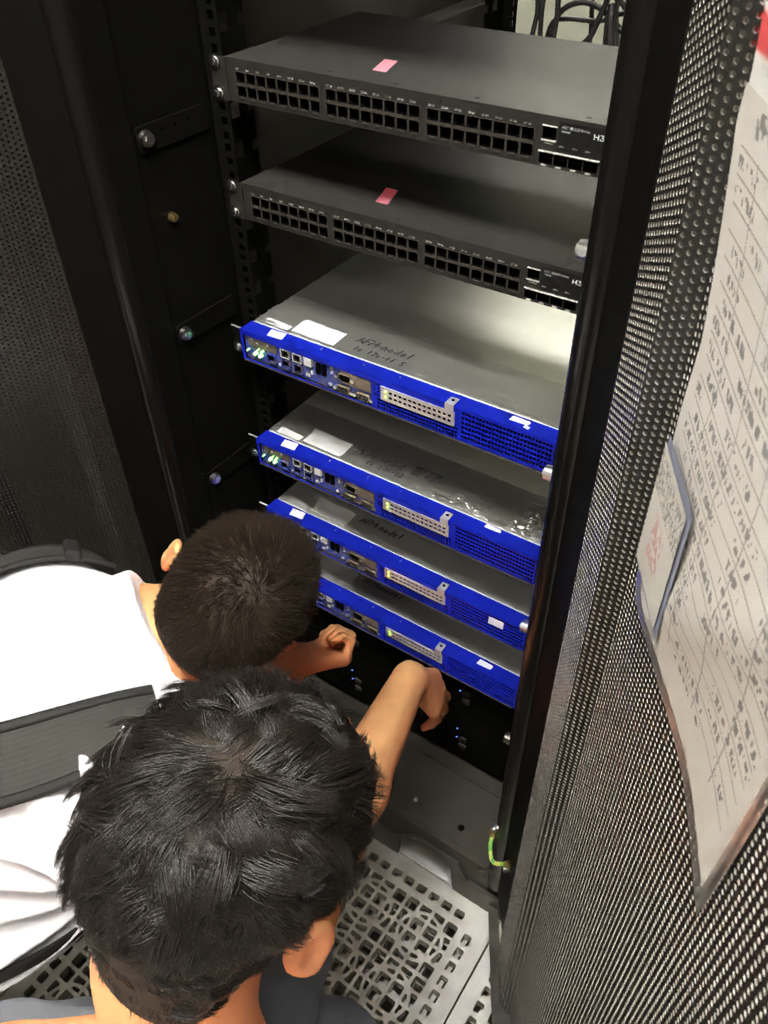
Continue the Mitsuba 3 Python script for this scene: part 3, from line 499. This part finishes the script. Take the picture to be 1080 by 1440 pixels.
def slip_tex(p, n, uv):
    x, y = uv.x, uv.y
    t = mikit.smoothstep(.5, .62, mikit.noise(x * 50, y * 40, 2.0)) * dr.select((y > .06) & (y < .35), mi.Float(1), mi.Float(0))
    s = mikit.smoothstep(.24, .16, dr.abs(x - .45)) * mikit.smoothstep(.22, .14, dr.abs(y - .62)) * mikit.smoothstep(.3, .6, mikit.noise(x * 30, y * 30, 6.0))
    return mikit.mix(mikit.mix((.31, .285, .25), (.08, .08, .07), t * .7), (.28, .10, .085), s * .65)
SLIPM = mat('mat_printed_slip', mikit.proc(slip_tex), .55)
REDB = mat('mat_red_print', mikit.proc(lambda p, n, uv: mikit.mix((.42, .385, .345), (.40, .04, .04), mikit.smoothstep(.035, .02, dr.abs(uv.y - .89)))), .55)
m, uv = sheet_on_door(26, 40, U_, Z_, bend)
k = 'hanging_form'
tag(k, 'printed white table form in a clear sleeve hanging on the right door', 'document')
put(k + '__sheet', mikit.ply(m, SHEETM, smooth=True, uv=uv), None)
for a0, a1, b0, b1 in ((0.0, 1.03, .994, 1.03), (.99, 1.035, 0, .997)):
    m, uv = sheet_on_door(20, 20, lambda a, b: U_(a0 + (a1 - a0) * a, np.clip(b0 + (b1 - b0) * b, 0, 1)), lambda a, b: Z_(a0 + (a1 - a0) * a, b0 + (b1 - b0) * b), lambda a, b: bend(a0 + (a1 - a0) * a, b0 + (b1 - b0) * b) - .0008)
    put(k + '__clear_sleeve_edge', mikit.ply(m, 'mat_milky_film', smooth=True), None)
# slip at the lower left corner of the form, upper sheet above it
m, uv = sheet_on_door(10, 12, lambda a, b: .226 + .060 * a - .0 * b, lambda a, b: -.052 - .088 * b - .002 * a, lambda a, b: .0150 - .001 * a * (1 - b))
k = put('paper_slip', mikit.ply(m, SLIPM, smooth=True, uv=uv), None, 'small stamped slip tucked over the lower left corner of the form', 'paper')
m, uv = sheet_on_door(8, 8, lambda a, b: .226 + .065 * a, lambda a, b: -.0465 - .098 * b - .002 * a, lambda a, b: .0160 - .001 * a * (1 - b))
put(k + '__backing_card', mikit.ply(m, mat('mat_blue_grey_card', (.12, .13, .17), .5), smooth=True), None)
m, uv = sheet_on_door(16, 20, lambda a, b: .120 + .055 * b + .21 * a, lambda a, b: .40 - .290 * b, lambda a, b: .0240 - .0145 * np.clip(1 - b * 1.0 - a * .5, 0, 1) - .0015 * np.sin(4 * a))
put('upper_notice', mikit.ply(m, REDB, smooth=True, uv=uv), None, 'sheet with a red band on the right door above the form', 'paper')
# ------------------------------------------------------------------ people: signed distances, meshed on a sparse grid
def unit(v): v = A(v, float); return v / np.linalg.norm(v)
class Body:
    """round cones and ellipsoids blended into one continuous surface"""
    def __init__(s): s.p = []
    def cone(s, a, b, ra, rb, k=.015, cut=False): s.p.append(('c', A(a, float), A(b, float), ra, rb, k, cut)); return s
    def chain(s, pts, rs, k=.015):
        for i in range(len(pts) - 1): s.cone(pts[i], pts[i + 1], rs[i], rs[i + 1], k)
        return s
    def ell(s, c, radii, axes=np.eye(3), k=.02, cut=False): s.p.append(('e', A(c, float), A(radii, float), A(axes, float), 0, k, cut)); return s
    def plane(s, c, n): s.p.append(('h', A(c, float), unit(n), 0, 0, 0, True)); return s
    @staticmethod
    def dist(q, P):
        if q[0] == 'c':
            a, b, ra, rb = q[1:5]; ba = b - a; L2 = max(ba @ ba, 1e-12); t = np.clip((P - a) @ ba / L2, 0, 1)
            return np.linalg.norm(P - a - t[:, None] * ba, axis=1) - (ra + (rb - ra) * t)
        if q[0] == 'h': return (q[1] - P) @ q[2]
        l = (P - q[1]) @ q[3].T; r = q[2]; k0 = np.linalg.norm(l / r, axis=1); k1 = np.linalg.norm(l / r ** 2, axis=1)
        return np.where(k0 < 1e-6, -r.min(), k0 * (k0 - 1) / np.maximum(k1, 1e-9))
    def eval(s, P, idx=None):
        d = np.full(len(P), 1e3)
        for q in (s.p if idx is None else [s.p[i] for i in idx]):
            e, k, cut = s.dist(q, P), q[5], q[6]
            if cut: d = np.maximum(d, -e) if k <= 0 else np.maximum(d, -e) + np.maximum(k - np.abs(d + e), 0) ** 2 / (4 * k)
            elif k <= 0: d = np.minimum(d, e)
            else: d = np.minimum(d, e) - np.maximum(k - np.abs(d - e), 0) ** 2 / (4 * k)
        return d
    def mesh(s, h, disp=None):
        B = 14; lo, hi = np.full(3, 1e9), np.full(3, -1e9)
        for q in s.p:
            if q[6]: continue
            r = max(q[3], q[4]) if q[0] == 'c' else q[2].max()
            for c in ((q[1], q[2]) if q[0] == 'c' else (q[1],)): lo = np.minimum(lo, c - r - .03); hi = np.maximum(hi, c + r + .03)
        nb = np.ceil((hi - lo) / (h * B)).astype(int); bi = np.stack(np.meshgrid(*[np.arange(n) for n in nb], indexing='ij'), -1).reshape(-1, 3)
        cen = lo + (bi + .5) * B * h; rad = B * h * .9; keep = np.abs(s.eval(cen)) < rad + .02
        bi, cen = bi[keep], cen[keep]; D = np.stack([s.dist(q, cen) for q in s.p], 1); adds = A([not q[6] for q in s.p]); m = np.where(adds, D, 1e9).min(1)
        g = np.arange(-1, B + 2); off = np.stack(np.meshgrid(g, g, g, indexing='ij'), -1); n = B + 3; VK, VP, Q = [], [], []
        big = 1 << 20
        for b, d0, mm in zip(bi, D, m):
            idx = [i for i, q in enumerate(s.p) if d0[i] < (mm + 2 * rad + q[5] if adds[i] else rad + q[5] + .02)]
            gi = off + b * B; P = (lo + gi * h).reshape(-1, 3); v = s.eval(P, idx)
            if disp is not None: v = v - disp(P)
            v = v.reshape(n, n, n); sg = v < 0
            if sg.all() or not sg.any(): continue
            c = [v[i:n - 1 + i, j:n - 1 + j, k:n - 1 + k] for i in (0, 1) for j in (0, 1) for k in (0, 1)]
            ins = sum((x < 0).astype(int) for x in c); act = (ins > 0) & (ins < 8); cell = np.argwhere(act)
            if not len(cell): continue
            cv = np.stack([x[act] for x in c], 1); corner = A([(i, j, k) for i in (0, 1) for j in (0, 1) for k in (0, 1)], float); S, W_ = np.zeros((len(cell), 3)), np.zeros(len(cell))
            for x in range(8):
                for y in range(x + 1, 8):
                    if np.abs(corner[x] - corner[y]).sum() != 1: continue
                    cr = (cv[:, x] < 0) != (cv[:, y] < 0); t = np.where(cr, cv[:, x] / np.where(cr, cv[:, x] - cv[:, y], 1), 0)
                    S += np.where(cr[:, None], corner[x] + t[:, None] * (corner[y] - corner[x]), 0); W_ += cr
            G = gi[:-1, :-1, :-1][act]; key = lambda a: ((a[..., 0] + 64) * big + a[..., 1] + 64) * big + a[..., 2] + 64
            VK.append(key(G.astype(object)) if 0 else ((G[:, 0] + 64) * 4096 + G[:, 1] + 64) * 4096 + G[:, 2] + 64); VP.append(lo + (G + S / W_[:, None]) * h)
            for ax in range(3):
                o = np.eye(3, dtype=int)[ax]; u, w = np.eye(3, dtype=int)[(ax + 1) % 3], np.eye(3, dtype=int)[(ax + 2) % 3]
                a0 = sg[1:B + 1, 1:B + 1, 1:B + 1]; a1 = sg[1 + o[0]:B + 1 + o[0], 1 + o[1]:B + 1 + o[1], 1 + o[2]:B + 1 + o[2]]
                e = np.argwhere(a0 != a1)
                if not len(e): continue
                fl = a0[tuple(e.T)]; e = e + b * B; kk = lambda a: ((a[:, 0] + 64) * 4096 + a[:, 1] + 64) * 4096 + a[:, 2] + 64
                q = np.stack([kk(e - u - w), kk(e - w), kk(e), kk(e - u)], 1); q[~fl] = q[~fl][:, ::-1]; Q.append(q)
        K, first = np.unique(np.concatenate(VK), return_index=True); V = np.concatenate(VP)[first]; Q = np.concatenate(Q); I = np.searchsorted(K, Q); ok = (K[np.clip(I, 0, len(K) - 1)] == Q).all(1); I = I[ok]
        return trimesh.Trimesh(V, np.vstack([I[:, [0, 1, 2]], I[:, [0, 2, 3]]]), process=False)

HEAD_PROF = ([-.13, -.085, -.05, -.02, .012, .03, .055, .075, .09, .13], [-.050, -.048, -.040, -.004, .014, .010, .030, .058, .070, .075])
def frame(right, fwd):
    r = unit(right); f = unit(A(fwd) - r * (A(fwd) @ r)); return A([r, f, np.cross(r, f)])
def head(b, c, X, sc=1.0):
    """head centred between the ears; X rows: right, forward, up"""
    g = lambda *p: A(c) + sc * (A(p) @ X)
    b.ell(g(0, -.012, .036), A([.074, .095, .088]) * sc, X, .01)
    b.ell(g(0, .030, -.030), A([.058, .062, .078]) * sc, X, .03)
    b.ell(g(0, .058, -.078), A([.034, .034, .032]) * sc, X, .03)
    for s in (-1, 1):
        b.ell(g(s * .035, .060, -.028), A([.025, .026, .026]) * sc, X, .02)
        b.ell(g(s * .030, .088, .004), A([.015, .012, .010]) * sc, X, .008, cut=True)
        b.cone(g(s * .048, .070, .020), g(s * .012, .090, .020), .009 * sc, .010 * sc, .012)
        b.ell(g(s * .030, .080, .003), A([.013, .012, .011]) * sc, X, .002)
    b.cone(g(0, .088, .012), g(0, .112, -.026), .008 * sc, .012 * sc, .010)
    for s in (-1, 1): b.ell(g(s * .012, .098, -.028), A([.009, .010, .008]) * sc, X, .006)
    b.cone(g(-.017, .082, -.052), g(.017, .082, -.052), .008 * sc, .008 * sc, .008).cone(g(-.013, .082, -.062), g(.013, .082, -.062), .009 * sc, .009 * sc, .006)
    for s in (-1, 1):
        E = X.copy(); a = .45 * s; E[0], E[1] = X[0] * math.cos(a) - X[1] * math.sin(a) * 1, X[1] * math.cos(a) + X[0] * math.sin(a)
        e0 = g(s * .085, -.012, -.002)
        b.ell(e0, A([.0075, .0182, .032]) * sc, E, .006)
        b.ell(e0 + s * E[0] * .009 * sc + E[1] * .003 * sc, A([.0065, .0115, .021]) * sc, E, .004, cut=True)
        b.ell(e0 + A((s * .001, .006, -.026)) @ X * sc, A([.006, .009, .010]) * sc, E, .006)
def hand(b, wrist, d, nrm, side, curl, spread=.0, L=.185, thumb=(.7, .5)):
    """d: to the fingers, nrm: out of the back of the hand, side: +1 thumb on the +cross(d, nrm) side"""
    d = unit(d); nrm = unit(A(nrm) - d * (A(nrm) @ d)); t = np.cross(d, nrm) * side; s = L / .185; w = A(wrist)
    kn = [w + d * l * s + t * x * s + nrm * y * s for l, x, y in ((.088, .031, .000), (.092, .010, .003), (.087, -.011, .001), (.078, -.030, -.004))]
    for k_, r in zip(kn, (.0125, .0130, .0122, .0112)): b.cone(w + (k_ - w) * .12, k_, .017 * s, r * s, .014)
    lens = ((.044, .026, .022), (.049, .030, .023), (.045, .028, .023), (.035, .021, .020))
    for k_, ls, cu, i in zip(kn, lens, curl, range(4)):
        q, a, sp = k_, 0, spread * (1.5 - i); dd = unit(d + t * sp)
        for l, c_, r0, r1 in zip(ls, cu, (.0098, .0088, .0080), (.0088, .0080, .0068)):
            a += c_; v = dd * math.cos(a) - nrm * math.sin(a); e = q + v * l * s; b.cone(q, e, r0 * s, r1 * s, .0035); q = e
    th = w + d * .022 * s + t * .024 * s - nrm * .010 * s; v = unit(d * thumb[0] + t * thumb[1] - nrm * .45)
    m = th + v * .040 * s; b.cone(th, m, .0155 * s, .0115 * s, .012); v2 = unit(v + d * .45 - t * .25 - nrm * .1); e = m + v2 * .030 * s; b.cone(m, e, .0110 * s, .0095 * s, .004)
    v3 = unit(v2 + d * .3 - t * .25); b.cone(e, e + v3 * .024 * s, .0095 * s, .0075 * s, .003)
def hairy(c, X, sc, n, seed, cap, length, lay, whorl, wid, noise_amp, segs=4, tilt=0.0, guides=1500, sweep=(0, 0, 0), grip=.5, nape=0.0):
    """hair cap with strands combed away from the whorl; length, lay: functions of local coordinates"""
    rg = np.random.default_rng(seed); b = Body(); g = lambda *p: A(c) + sc * (A(p) @ X)
    b.ell(g(0, -.012, .036), A([.074 + cap, .095 + cap, .088 + cap]) * sc, X, .01).ell(g(0, -.060, -.015), A([.058 + cap * .5, .040 + cap * .5, .050 + nape]) * sc, X, .02)
    m = b.mesh(.0042, None)
    loc = (m.vertices - A(c)) @ X.T / sc; line = np.interp(loc[:, 1], *HEAD_PROF) - nape * np.clip((-.035 - loc[:, 1]) / .02, 0, 1); keepv = loc[:, 2] > line + .004 * (meshkit.noise(loc * 90, seed) - .5)
    m.update_faces(keepv[m.faces].all(1)); m.remove_unreferenced_vertices()
    pts, fi = trimesh.sample.sample_surface(m, n, seed=seed); nr = m.vertex_normals[m.faces[fi, 0]]; lp = (pts - A(c)) @ X.T / sc
    from scipy.spatial import cKDTree
    gi = rg.choice(n, guides, replace=False); own = gi[cKDTree(lp[gi]).query(lp + rg.normal(0, .0015, lp.shape))[1]]
    wl = A(whorl); tang = lp - wl; ln = nr @ X.T; tang -= ln * (tang * ln).sum(1, keepdims=True); dist = np.linalg.norm(tang, axis=1, keepdims=True); tang /= dist + 1e-6; tang += rg.normal(0, 1, tang.shape) * np.exp(-dist / .007) * 1.2
    sw_ = np.cross(ln, tang); k1 = meshkit.fbm(lp * 28, 2, seed) - .5; k2 = (meshkit.fbm(lp * 28 + 50, 2, seed + 1) - .5 + rg.normal(0, .16, n))[own]
    dirl = tang + sw_ * (.45 + 1.8 * k1[:, None]) * np.clip(dist / .05, .3, 1) + A(sweep)
    dirl = dirl + rg.normal(0, noise_amp, (n, 3))[own] + rg.normal(0, noise_amp * .25, (n, 3))
    dirl -= ln * (dirl * ln).sum(1, keepdims=True); dirl /= np.linalg.norm(dirl, axis=1, keepdims=True) + 1e-9
    L = length(lp) * (.8 + .5 * rg.random(n))[own] * (.85 + .3 * rg.random(n)) * sc; up = lay(lp) * (1 + 1.4 * k2)
    p = [pts - nr * .002]; t = np.linspace(0, 1, segs + 1)[1:]
    dw = dirl @ X; e0 = dw * np.cos(up)[:, None] + nr * np.sin(up)[:, None]
    curl = (rg.random((n, 3)) - .5) * .35
    for k_ in range(segs):
        droop = up - tilt * (k_ + 1) / segs; v = dw * np.cos(droop)[:, None] + nr * np.sin(droop)[:, None] + curl * (k_ / segs)
        nxt = p[-1] + v * (L / segs)[:, None]
        q = (nxt - A(c)) @ X.T / sc - A([0, -.012, .036]); rr = A([.074 + cap, .095 + cap, .088 + cap]); k0 = np.linalg.norm(q / rr, axis=1); inn = (k0 < 1.0) & (q[:, 2] > -.03); q[inn] /= k0[inn, None]; nxt = ((q + A([0, -.012, .036])) * sc) @ X + A(c)
        p.append(nxt)
    p = np.stack(p, 1); S = segs + 1; off = p - p[own]; gv = grip * np.clip((lp[:, 2] + .02) / .07, .12, 1); p = p - off * (gv[:, None, None] * (np.linspace(0, 1, S) ** 1.3)[None, :, None]); tg = p[:, -1] - p[:, 0]; tg /= np.linalg.norm(tg, axis=1, keepdims=True) + 1e-9; a = np.cross(tg, nr + .01); a /= np.linalg.norm(a, axis=1, keepdims=True) + 1e-9; bb = np.cross(tg, a)
    w = wid * (1 - .8 * np.linspace(0, 1, S) ** 2)[None, :, None, None]; ang = np.arange(3) * 2 * np.pi / 3
    ring = (np.cos(ang)[None, None, :, None] * a[:, None, None] + np.sin(ang)[None, None, :, None] * bb[:, None, None]) * w
    V = (p[:, :, None] + ring).reshape(-1, 3); i = np.arange(S - 1)[:, None]; j = np.arange(3)[None]; q = lambda x, y: (x * 3 + y % 3).ravel()
    f = np.vstack([np.c_[q(i, j), q(i, j + 1), q(i + 1, j + 1)], np.c_[q(i, j), q(i + 1, j + 1), q(i + 1, j)]]); f = (f[None] + (np.arange(n) * S * 3)[:, None, None]).reshape(-1, 3)
    return m, trimesh.Trimesh(V, f, process=False)
def ribbon(pts, nrm, width, thick=.004):
    """strap along pts, lying flat across the normals nrm"""
    from scipy.interpolate import CubicSpline
    p, q = A(pts, float), A(nrm, float); t = np.r_[0, np.cumsum(np.linalg.norm(np.diff(p, axis=0), axis=1))]; s = np.linspace(0, t[-1], 60); p, q = CubicSpline(t, p)(s), CubicSpline(t, q)(s)
    d = np.gradient(p, axis=0); d /= np.linalg.norm(d, axis=1, keepdims=True); w = np.cross(d, q); w /= np.linalg.norm(w, axis=1, keepdims=True); q = np.cross(w, d); r = np.linspace(-1, 1, 9)
    P = p[:, None] + w[:, None] * r[None, :, None] * width / 2 + q[:, None] * (thick * (1 - r ** 4 * .7))[None, :, None]; Bk = p[:, None] + w[:, None] * r[None, ::-1, None] * width / 2 - q[:, None] * .001
    G = np.concatenate([P, Bk, P[:, :1]], 1); m, _ = sheet(G); uv = np.stack(np.meshgrid(s, np.linspace(0, width, G.shape[1]), indexing='ij'), -1).reshape(-1, 2)
    return m, uv
def leg(b, hip, knee, ankle, r=(.085, .06, .045), k=.03): b.chain([hip, knee], [r[0], r[1]], k).chain([knee, A(knee) * .45 + A(ankle) * .55, ankle], [r[1], r[1] * .92, r[2]], k)
def shoe(key, heel, toe):
    heel, toe = A(heel), A(toe); d = unit(toe - heel); b = Body(); h = A([0, 0, 1.0])
    b.cone(heel + h * .045, heel + d * .09 + h * .05, .040, .042, .02).cone(heel + d * .09 + h * .045, toe - d * .03 + h * .032, .042, .033, .03).plane(heel + h * .003, h)
    b.p[-1] = ('h', heel + h * .004, -h * -1, 0, 0, 0, True)
    return put(key, b.mesh(.006), SHOE, smooth=True)

# ---- first person: bends in from the left, white shirt, short hair
P1 = 'person'
tag(P1, 'person in a white shirt with short cropped hair, bending in from the left', 'person')
X1h = frame((.782, .118, -.611), (-.081, .993, .088)); H1 = A([-.032, -.326, -.480]) + RIGHT * .020 - DOWN * .030; S1h = .95
f1 = unit((.50, .866, 0)); r1 = unit((.866, -.50, 0)); z1 = A([0, 0, 1.0]); nb = A([-.098, -.415, -.492]) + RIGHT * .014 - DOWN * .020; AX1 = A([r1, f1, z1])
shL, shR = A([-.225, -.405, -.520]), A([.030, -.530, -.530])
elR, wrR = A([.080, -.400, -.740]), A([.020, -.235, -.800]); elL, wrL = A([-.075, -.300, -.645]) + DOWN * .034, A([-.062, -.165, -.690]) + DOWN * .034
b = Body(); head(b, H1, X1h, S1h)
b.chain([H1 + A([0, -.028, -.020]) @ X1h, H1 + A([0, -.050, -.075]) @ X1h, nb + A([0, 0, -.02])], [.054, .054, .062], .025)
b.ell(nb - f1 * .13 - z1 * .06, (.165, .15, .095), AX1, .05).ell(nb - f1 * .34 - z1 * .055, (.145, .18, .095), AX1, .06).ell(nb - f1 * .50 - z1 * .06, (.150, .12, .105), AX1, .06)
b.chain([nb - z1 * .03, shR], [.06, .05], .04).chain([nb - z1 * .03, shL], [.06, .05], .04)
b.chain([shR, elR], [.046, .040], .02).chain([elR, (elR * .6 + wrR * .4), wrR], [.039, .037, .025], .02); b.chain([shL, elL], [.046, .040], .02).chain([elL, (elL * .6 + wrL * .4), wrL], [.039, .037, .025], .02)
hand(b, wrR, (-.1, .7, -.6), (.35, -.2, .9), -1, [(.6, .6, .4), (.6, .7, .4), (.6, .7, .4), (.7, .7, .4)], .05, .175)
hand(b, wrL, (.47, .72, -.40), (.40, -.52, -.75), 1, [(1.2, 1.5, .9), (1.25, 1.5, .9), (1.3, 1.5, .9), (1.3, 1.5, .9)], .04, .145, (1.0, -.1))
put(P1 + '__body', b.mesh(.0036), SKIN, smooth=True)
cl = Body()
cl.ell(nb - f1 * .14 - z1 * .055, (.185, .165, .112), AX1, .05).ell(nb - f1 * .36 - z1 * .055, (.170, .20, .118), AX1, .07).ell(nb - f1 * .52 - z1 * .07, (.175, .12, .125), AX1, .06)
cl.chain([nb - z1 * .035, shR], [.066, .066], .05).chain([nb - z1 * .035, shL], [.066, .066], .05)
cl.ell(nb - f1 * .36 - z1 * .15 + r1 * .02, (.160, .22, .13), AX1, .06).ell(nb - f1 * .24 - z1 * .17 + r1 * .055, (.150, .20, .13), AX1, .06)
slR, slL = shR + (elR - shR) * .75, shL + (elL - shL) * .75
cl.cone(shR, slR, .064, .064, .03).cone(shL, slL, .064, .060, .03)
cl.cone(nb - f1 * .03 - z1 * .012, nb + f1 * .012 + z1 * .008, .070, .067, .025)
cl.plane(nb + f1 * .034 + z1 * .01, unit(f1 + z1 * .25))
def folds1(P):
    q = P - nb; a, l, h = q @ r1, q @ f1, q @ z1; s = np.clip((a - .06) / .08, 0, 1); cx = A([.115, -.02, -.16]); rr = np.sqrt((l - cx[1]) ** 2 + (h - cx[2]) ** 2); th = np.arctan2(h - cx[2], l - cx[1])
    fan = np.sin(th * 26 + 5 * meshkit.noise(P * 9, 5)) * np.clip(rr / .12, 0, 1) * .0095
    gen = (meshkit.fbm(np.stack([a * 14, l * 7, h * 10], -1), 3, 7) - .5) * .016
    ridge = -np.abs(meshkit.noise(np.stack([a * 9 + l * 6, l * 16, h * 12], -1), 12) - .5) * .008
    return fan * s + gen + ridge
put(P1 + '__shirt', cl.mesh(.0055, folds1), SHIRT, smooth=True)
tr = Body(); hipc = nb - f1 * .56 - z1 * .09
tr.ell(hipc, (.172, .12, .115), AX1, .04)
for s in (-1, 1): leg(tr, hipc + r1 * s * .085 - z1 * .03, hipc + r1 * s * .11 + f1 * .20 - z1 * .31, hipc + r1 * s * .11 + f1 * .03 - z1 * (hipc[2] - FLOOR - .09), (.088, .066, .055))
put(P1 + '__trousers', tr.mesh(.008), DARKC, smooth=True)
for s in (-1, 1):
    fp = hipc + r1 * s * .11; fp = A([fp[0], fp[1], FLOOR]); shoe(P1 + '__shoe', fp - f1 * .02, fp + f1 * .235)
len1 = lambda p: np.interp(p[:, 2], [-.05, .02, .06, .11], [.004, .007, .012, .015]); lay1 = lambda p: np.interp(p[:, 2], [-.05, .04, .11], [.5, .75, .95])
cap1, str1 = hairy(H1, X1h, S1h, 15000, 11, .0035, len1, lay1, (.012, -.035, .12), .00040, .35, 3, .25, 5000, (0, 0, 0), .2)
put(P1 + '__hair', str1, HAIRB, smooth=True, label='short cropped black hair'); put(P1 + '__hair__scalp_stubble', cap1, SCALP, smooth=True)
# backpack of the first person
BP = 'backpack'
tag(BP, 'grey backpack worn by the person in the white shirt, wide mesh straps over both shoulders', 'backpack')
pk = Body(); pc_ = nb - f1 * .48 + z1 * .140
pk.ell(pc_, (.15, .17, .08), AX1, .03).cone(pc_ + r1 * .08 - f1 * .1, pc_ - r1 * .08 - f1 * .1, .08, .08, .05)
put(BP + '__bag', pk.mesh(.008), DARKC, smooth=True)
def on_shirt(a, l, up=.3, dz=0.0):
    """a point of the shirt surface: march from outside towards the spine; a across, l along the back"""
    d = unit(z1 * 1.0 + r1 * np.sign(a) * up * min(1, abs(a) / .1)); p = nb + r1 * a + f1 * l + z1 * dz + d * .30
    for _ in range(60):
        e = cl.eval(p[None])[0]
        if e < .0035: break
        p = p - d * max(e * .8, .001)
    g = A([cl.eval((p + v)[None])[0] - cl.eval((p - v)[None])[0] for v in np.eye(3) * .004]); return p, unit(g)
for s, pts in ((1, [(.075, -.34), (.095, -.25), (.110, -.17), (.118, -.10), (.122, -.04), (.125, .00)]), (-1, [(-.075, -.34), (-.10, -.25), (-.115, -.17), (-.125, -.10), (-.128, -.05), (-.130, .0)])):
    q = [on_shirt(*k_) for k_ in pts]; m, uv = ribbon([x[0] + x[1] * .003 for x in q], [x[1] for x in q], .072 if s > 0 else .05)
    k = put(BP + '__strap', mikit.ply(m, STRAPM, smooth=True, uv=uv), None, label='wide grey mesh strap')
    for e in (-1, 1):
        w_ = [np.cross(unit(q[min(i + 1, 5)][0] - q[max(i - 1, 0)][0]), x[1]) for i, x in enumerate(q)]
        m, uv = ribbon([x[0] + x[1] * .0045 + unit(w) * e * (.033 if s > 0 else .022) for x, w in zip(q, w_)], [x[1] for x in q], .011, .004); put(k + '__binding', m, STRAPB, smooth=True)
q = [on_shirt(*k_, up=3.0, dz=e) for k_, e in (((.10, -.40), -.17), ((.12, -.30), -.19), ((.12, -.22), -.205), ((.12, -.15), -.215), ((.10, -.08), -.22))]
m, uv = ribbon([x[0] + x[1] * .003 for x in q], [x[1] for x in q], .024); put(BP + '__webbing', m, STRAPB, smooth=True)
q = on_shirt(-.128, -.035); put(BP + '__buckle', cat(cbox(-.030, .030, -.009, .009, -.002, .010, .003)).apply_transform(np.vstack([np.c_[np.c_[unit(np.cross(f1, q[1])), unit(np.cross(q[1], np.cross(f1, q[1]))), q[1]], q[0] + q[1] * .005], [0, 0, 0, 1]])), STRAPB)

# ---- second person: crouches in front, seen from above and behind, longer hair
P2 = 'person_001'
tag(P2, 'person with thick tousled black hair crouching nearest the camera, bare right arm reaching in', 'person')
X2 = frame((.99, -.11, -.06), (.11, .96, -.27)); H2 = A([.227, -.563, -.375]) + RIGHT * .004 - DOWN * .030 - RIGHT * .004; S2h = 1.03
f2 = unit((-.56, .83, 0)); r2 = unit((.83, .56, 0)); AX2 = A([r2, f2, z1]); nb2 = A([.232, -.655, -.520])
sR2, eR2, wR2 = A([.205, -.590, -.700]), A([.158, -.398, -.685]), A([.096, -.122, -.722]); sL2 = nb2 - r2 * .16 - z1 * .06; eL2, wL2 = sL2 + f2 * .10 - z1 * .25, sL2 + f2 * .30 - z1 * .32
b = Body(); head(b, H2, X2, S2h)
b.chain([H2 + A([0, -.030, -.020]) @ X2, H2 + A([0, -.045, -.085]) @ X2, nb2], [.056, .055, .062], .025)
b.ell(nb2 - z1 * .17 - f2 * .06, (.150, .10, .17), AX2, .05).ell(nb2 - z1 * .38 - f2 * .14, (.145, .11, .14), AX2, .06)
b.chain([nb2 - z1 * .10, sR2], [.052, .046], .04).chain([nb2 - z1 * .03, sL2], [.058, .050], .04)
b.chain([sR2, eR2], [.047, .040], .02).chain([eR2, eR2 * .68 + wR2 * .32, wR2], [.0385, .0385, .0255], .02); b.chain([sL2, eL2], [.047, .040], .02).chain([eL2, wL2], [.038, .025], .02)
hand(b, wR2, (.248, .503, -.831), (.66, .40, .45), -1, [(.25, .35, .25), (.2, .4, .25), (.25, .45, .3), (.35, .5, .3)], .02, .172, (.95, .1))
hand(b, wL2, (0.1, .5, -.8), (-.6, -.3, .5), -1, [(.4, .5, .4)] * 4, .04, .178)
put(P2 + '__body', b.mesh(.0036), SKIN, smooth=True)
cl2 = Body(); cl2.ell(nb2 - z1 * .25 - f2 * .06 - r2 * .02, (.150, .118, .185), AX2, .05).ell(nb2 - z1 * .40 - f2 * .14, (.165, .13, .15), AX2, .06).chain([nb2 - z1 * .105, sR2], [.066, .060], .04).chain([nb2 - z1 * .045, sL2], [.062, .064], .05)
cl2.cone(sR2, sR2 + (eR2 - sR2) * .45, .058, .056, .03).cone(sL2, sL2 + (eL2 - sL2) * .6, .062, .058, .03).plane(nb2 - z1 * .02, unit(z1 + f2 * .3))
put(P2 + '__shirt', cl2.mesh(.007, lambda P: (meshkit.fbm(P * 12, 3, 3) - .5) * .012), DARKC, smooth=True)
tr2 = Body(); hp2 = A([.43, -.93, -.905]); tr2.ell(hp2, (.165, .13, .12), AX2, .04); kR = A([.243, -.520, -.800]) + DOWN * .040
for s, kn_ in ((1, kR), (-1, kR - r2 * .26 + z1 * .0)): leg(tr2, hp2 + r2 * s * .085, kn_, kn_ - f2 * .12 + A([0, 0, FLOOR + .09 - kn_[2]]), (.088, .062, .055))
put(P2 + '__trousers', tr2.mesh(.007, lambda P: (meshkit.fbm(P * 14, 3, 8) - .5) * .009), DARKC, smooth=True)
for kn_ in (kR, kR - r2 * .26):
    fp = kn_ - f2 * .12; fp = A([fp[0], fp[1], FLOOR]); shoe(P2 + '__shoe', fp - f2 * .03, fp + f2 * .22)
len2 = lambda p: np.interp(p[:, 2] + .12 * p[:, 1], [-.09, -.02, .02, .05, .10], [.009, .013, .017, .026, .038]); lay2 = lambda p: np.interp(p[:, 2], [-.09, .0, .05, .11], [.40, .50, .66, .62])
cap2, str2 = hairy(H2, X2, S2h, 36000, 21, .007, len2, lay2, (.008, -.030, .124), .00038, .55, 6, .95, 1100, (-.22, .15, 0), .62, .045)
_, und2 = hairy(H2, X2, S2h, 14000, 31, .004, lambda p: .009 + 0 * p[:, 0], lambda p: .55 + 0 * p[:, 0], (.008, -.030, .124), .00040, .3, 2, .3, 6000, (0, 0, 0), .1, .045)
str2 = cat(str2, und2)
put(P2 + '__hair', str2, HAIR, smooth=True, label='thick tousled black hair'); put(P2 + '__hair__under_hair', cap2, SCALP, smooth=True)
